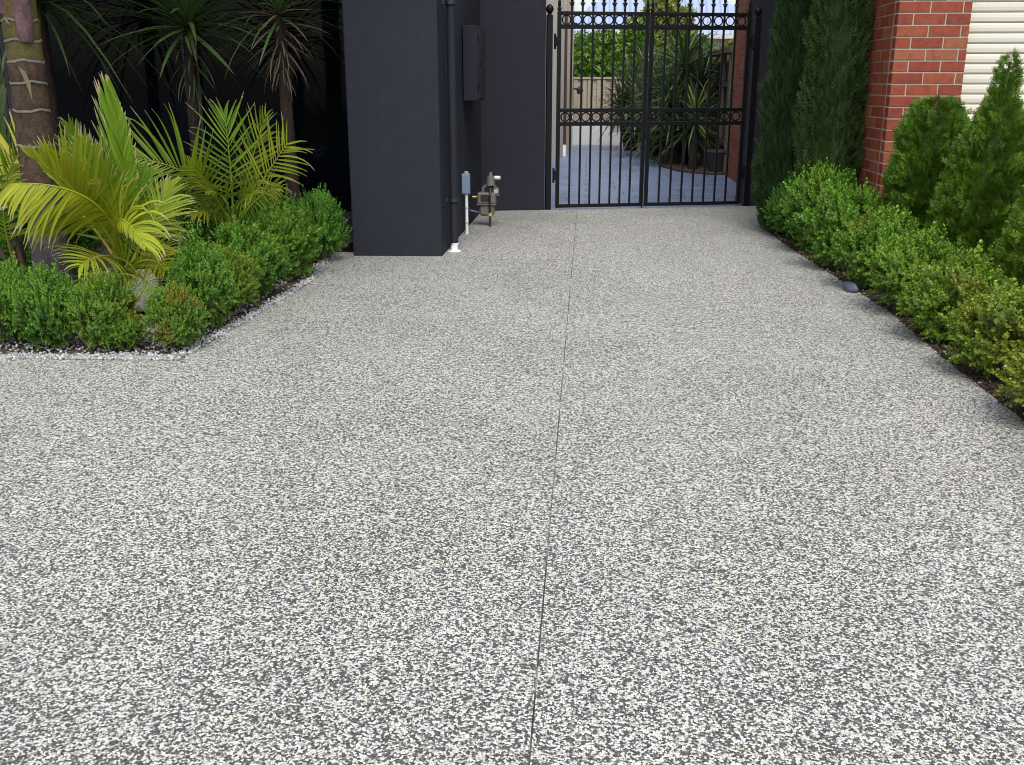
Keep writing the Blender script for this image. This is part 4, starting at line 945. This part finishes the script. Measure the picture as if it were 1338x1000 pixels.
# white rock and blue stone
def rock(name, loc, size, mat, label, seed):
    g_ = np.random.default_rng(seed); V, Fs, T = ico_template(3); V = V * (1 + .16*lump(V, 2.1, seed) + .05*lump(V, 6, seed))[:, None]
    V[:, 2] = np.maximum(V[:, 2], -.55); V = V * np.array(size)
    o = new(name, mesh_np(name, V, np.concatenate([np.array(f) for f in Fs]), [3]*len(Fs), mat, None, False)); o.location = loc
    return tag(o, label, 'rock')
rk = ground(208, 395); rock('white_rock', (rk.x + .02, rk.y - .25, .10), (.10, .09, .17), M['white_stone'], 'rough white rock among the left box bushes below the palm', 3)
bs = ground(1113, 380); o = rock('blue_stone', (bs.x - .015, bs.y - .03, .024), (.034, .068, .042), M['blue_stone'], 'small blue grey stone lying at the right driveway edge', 5); o.rotation_euler = (.1, -.2, .45)

# box bushes: left bed
LG, RG = 'box bushes edging the left garden bed', 'box bushes lining the right driveway edge'
lefts = [(-3.50, 5.14, .55, 0.78, 'green box bush partly beyond the left edge of the picture', .1, .1), (-3.14, 5.16, .50, 0.78, 'green box bush at the far left below the palm stalks', .12, .15),
         (-2.90, 5.09, .47, 0.76, 'compact green box bush under the lower ringed palm trunk', .05, .1), (-2.60, 5.09, .52, 0.72, 'patchy box bush with bronze leaves below the young palm', .18, .9),
         (-2.47, 5.06, .30, 0.38, 'thin gappy box bush in front of the white rock', .18, .8), (-2.20, 5.10, .44, 0.65, 'box bush with orange patches at the front corner of the left bed', .2, 1.0),
         (-2.22, 5.56, .58, 0.94, 'tall green box bush right of the white rock', .1, .2), (-2.22, 6.02, .55, 0.69, 'small box bush with a yellow patch in the middle of the left row', .45, .8),
         (-2.28, 6.48, .78, 0.85, 'full green box bush in front of the feathery palm', .08, .1), (-2.20, 7.12, .72, 0.94, 'fresh green box bush at the right bulge of the left row', .12, .2),
         (-2.46, 7.62, .80, 1.08, 'deep green box bush at the foot of the slim dracaena', 0, 0), (-2.12, 7.82, .58, 1.03, 'deep green box bush tucked against the charcoal pillar', 0, 0),
         (-3.0, 7.5, .95, 1.06, 'shaded box bush behind the left row between both palms', 0, 0),
         (-3.05, 6.75, .70, 1.06, 'shaded box bush right behind the ringed palm trunk', 0, .1), (-3.75, 6.6, 1.0, 1.10, 'shaded box bush left behind the ringed palm trunk', 0, .1)]
for x, y, sx, sz, lab, ye, br in lefts: bush(x, y, sx, sz, lab, LG, ye, br)
# right row, near to far
rights = [(2.07, 3.45, .92, .78, 'yellow tinged box bush nearest the camera at the picture edge', .62, .2), (2.09, 4.16, .88, .70, 'yellowest box bush, second from the camera on the right', .72, .25), (2.09, 4.86, .86, .80, 'yellow green box bush in front of the rightmost cone conifer', .45, .3),
          (2.07, 5.58, .88, .86, 'box bush with olive leaves below the tallest cone conifer', .30, .35), (2.06, 6.28, .82, .90, 'bright green box bush between the small blue stone and the camera', .22, .1), (2.05, 7.02, .84, .96, 'fresh green box bush beside the small blue stone', .15, .3),
          (2.02, 7.78, .88, 1.12, 'dense green box bush in front of the brick pier', .1, .1), (1.98, 8.60, .90, 1.30, 'box bush with a tall shoot nearest the cypress feet', .06, .2), (1.92, 9.42, .64, 1.0, 'small dark box bush last before the gate pillar', 0, 0)]
for x, y, sx, sz, lab, ye, br in rights: bush(x, y, sx, sz, lab, RG, ye, br)

# conifers
CG = 'clipped cone conifers before the garage'
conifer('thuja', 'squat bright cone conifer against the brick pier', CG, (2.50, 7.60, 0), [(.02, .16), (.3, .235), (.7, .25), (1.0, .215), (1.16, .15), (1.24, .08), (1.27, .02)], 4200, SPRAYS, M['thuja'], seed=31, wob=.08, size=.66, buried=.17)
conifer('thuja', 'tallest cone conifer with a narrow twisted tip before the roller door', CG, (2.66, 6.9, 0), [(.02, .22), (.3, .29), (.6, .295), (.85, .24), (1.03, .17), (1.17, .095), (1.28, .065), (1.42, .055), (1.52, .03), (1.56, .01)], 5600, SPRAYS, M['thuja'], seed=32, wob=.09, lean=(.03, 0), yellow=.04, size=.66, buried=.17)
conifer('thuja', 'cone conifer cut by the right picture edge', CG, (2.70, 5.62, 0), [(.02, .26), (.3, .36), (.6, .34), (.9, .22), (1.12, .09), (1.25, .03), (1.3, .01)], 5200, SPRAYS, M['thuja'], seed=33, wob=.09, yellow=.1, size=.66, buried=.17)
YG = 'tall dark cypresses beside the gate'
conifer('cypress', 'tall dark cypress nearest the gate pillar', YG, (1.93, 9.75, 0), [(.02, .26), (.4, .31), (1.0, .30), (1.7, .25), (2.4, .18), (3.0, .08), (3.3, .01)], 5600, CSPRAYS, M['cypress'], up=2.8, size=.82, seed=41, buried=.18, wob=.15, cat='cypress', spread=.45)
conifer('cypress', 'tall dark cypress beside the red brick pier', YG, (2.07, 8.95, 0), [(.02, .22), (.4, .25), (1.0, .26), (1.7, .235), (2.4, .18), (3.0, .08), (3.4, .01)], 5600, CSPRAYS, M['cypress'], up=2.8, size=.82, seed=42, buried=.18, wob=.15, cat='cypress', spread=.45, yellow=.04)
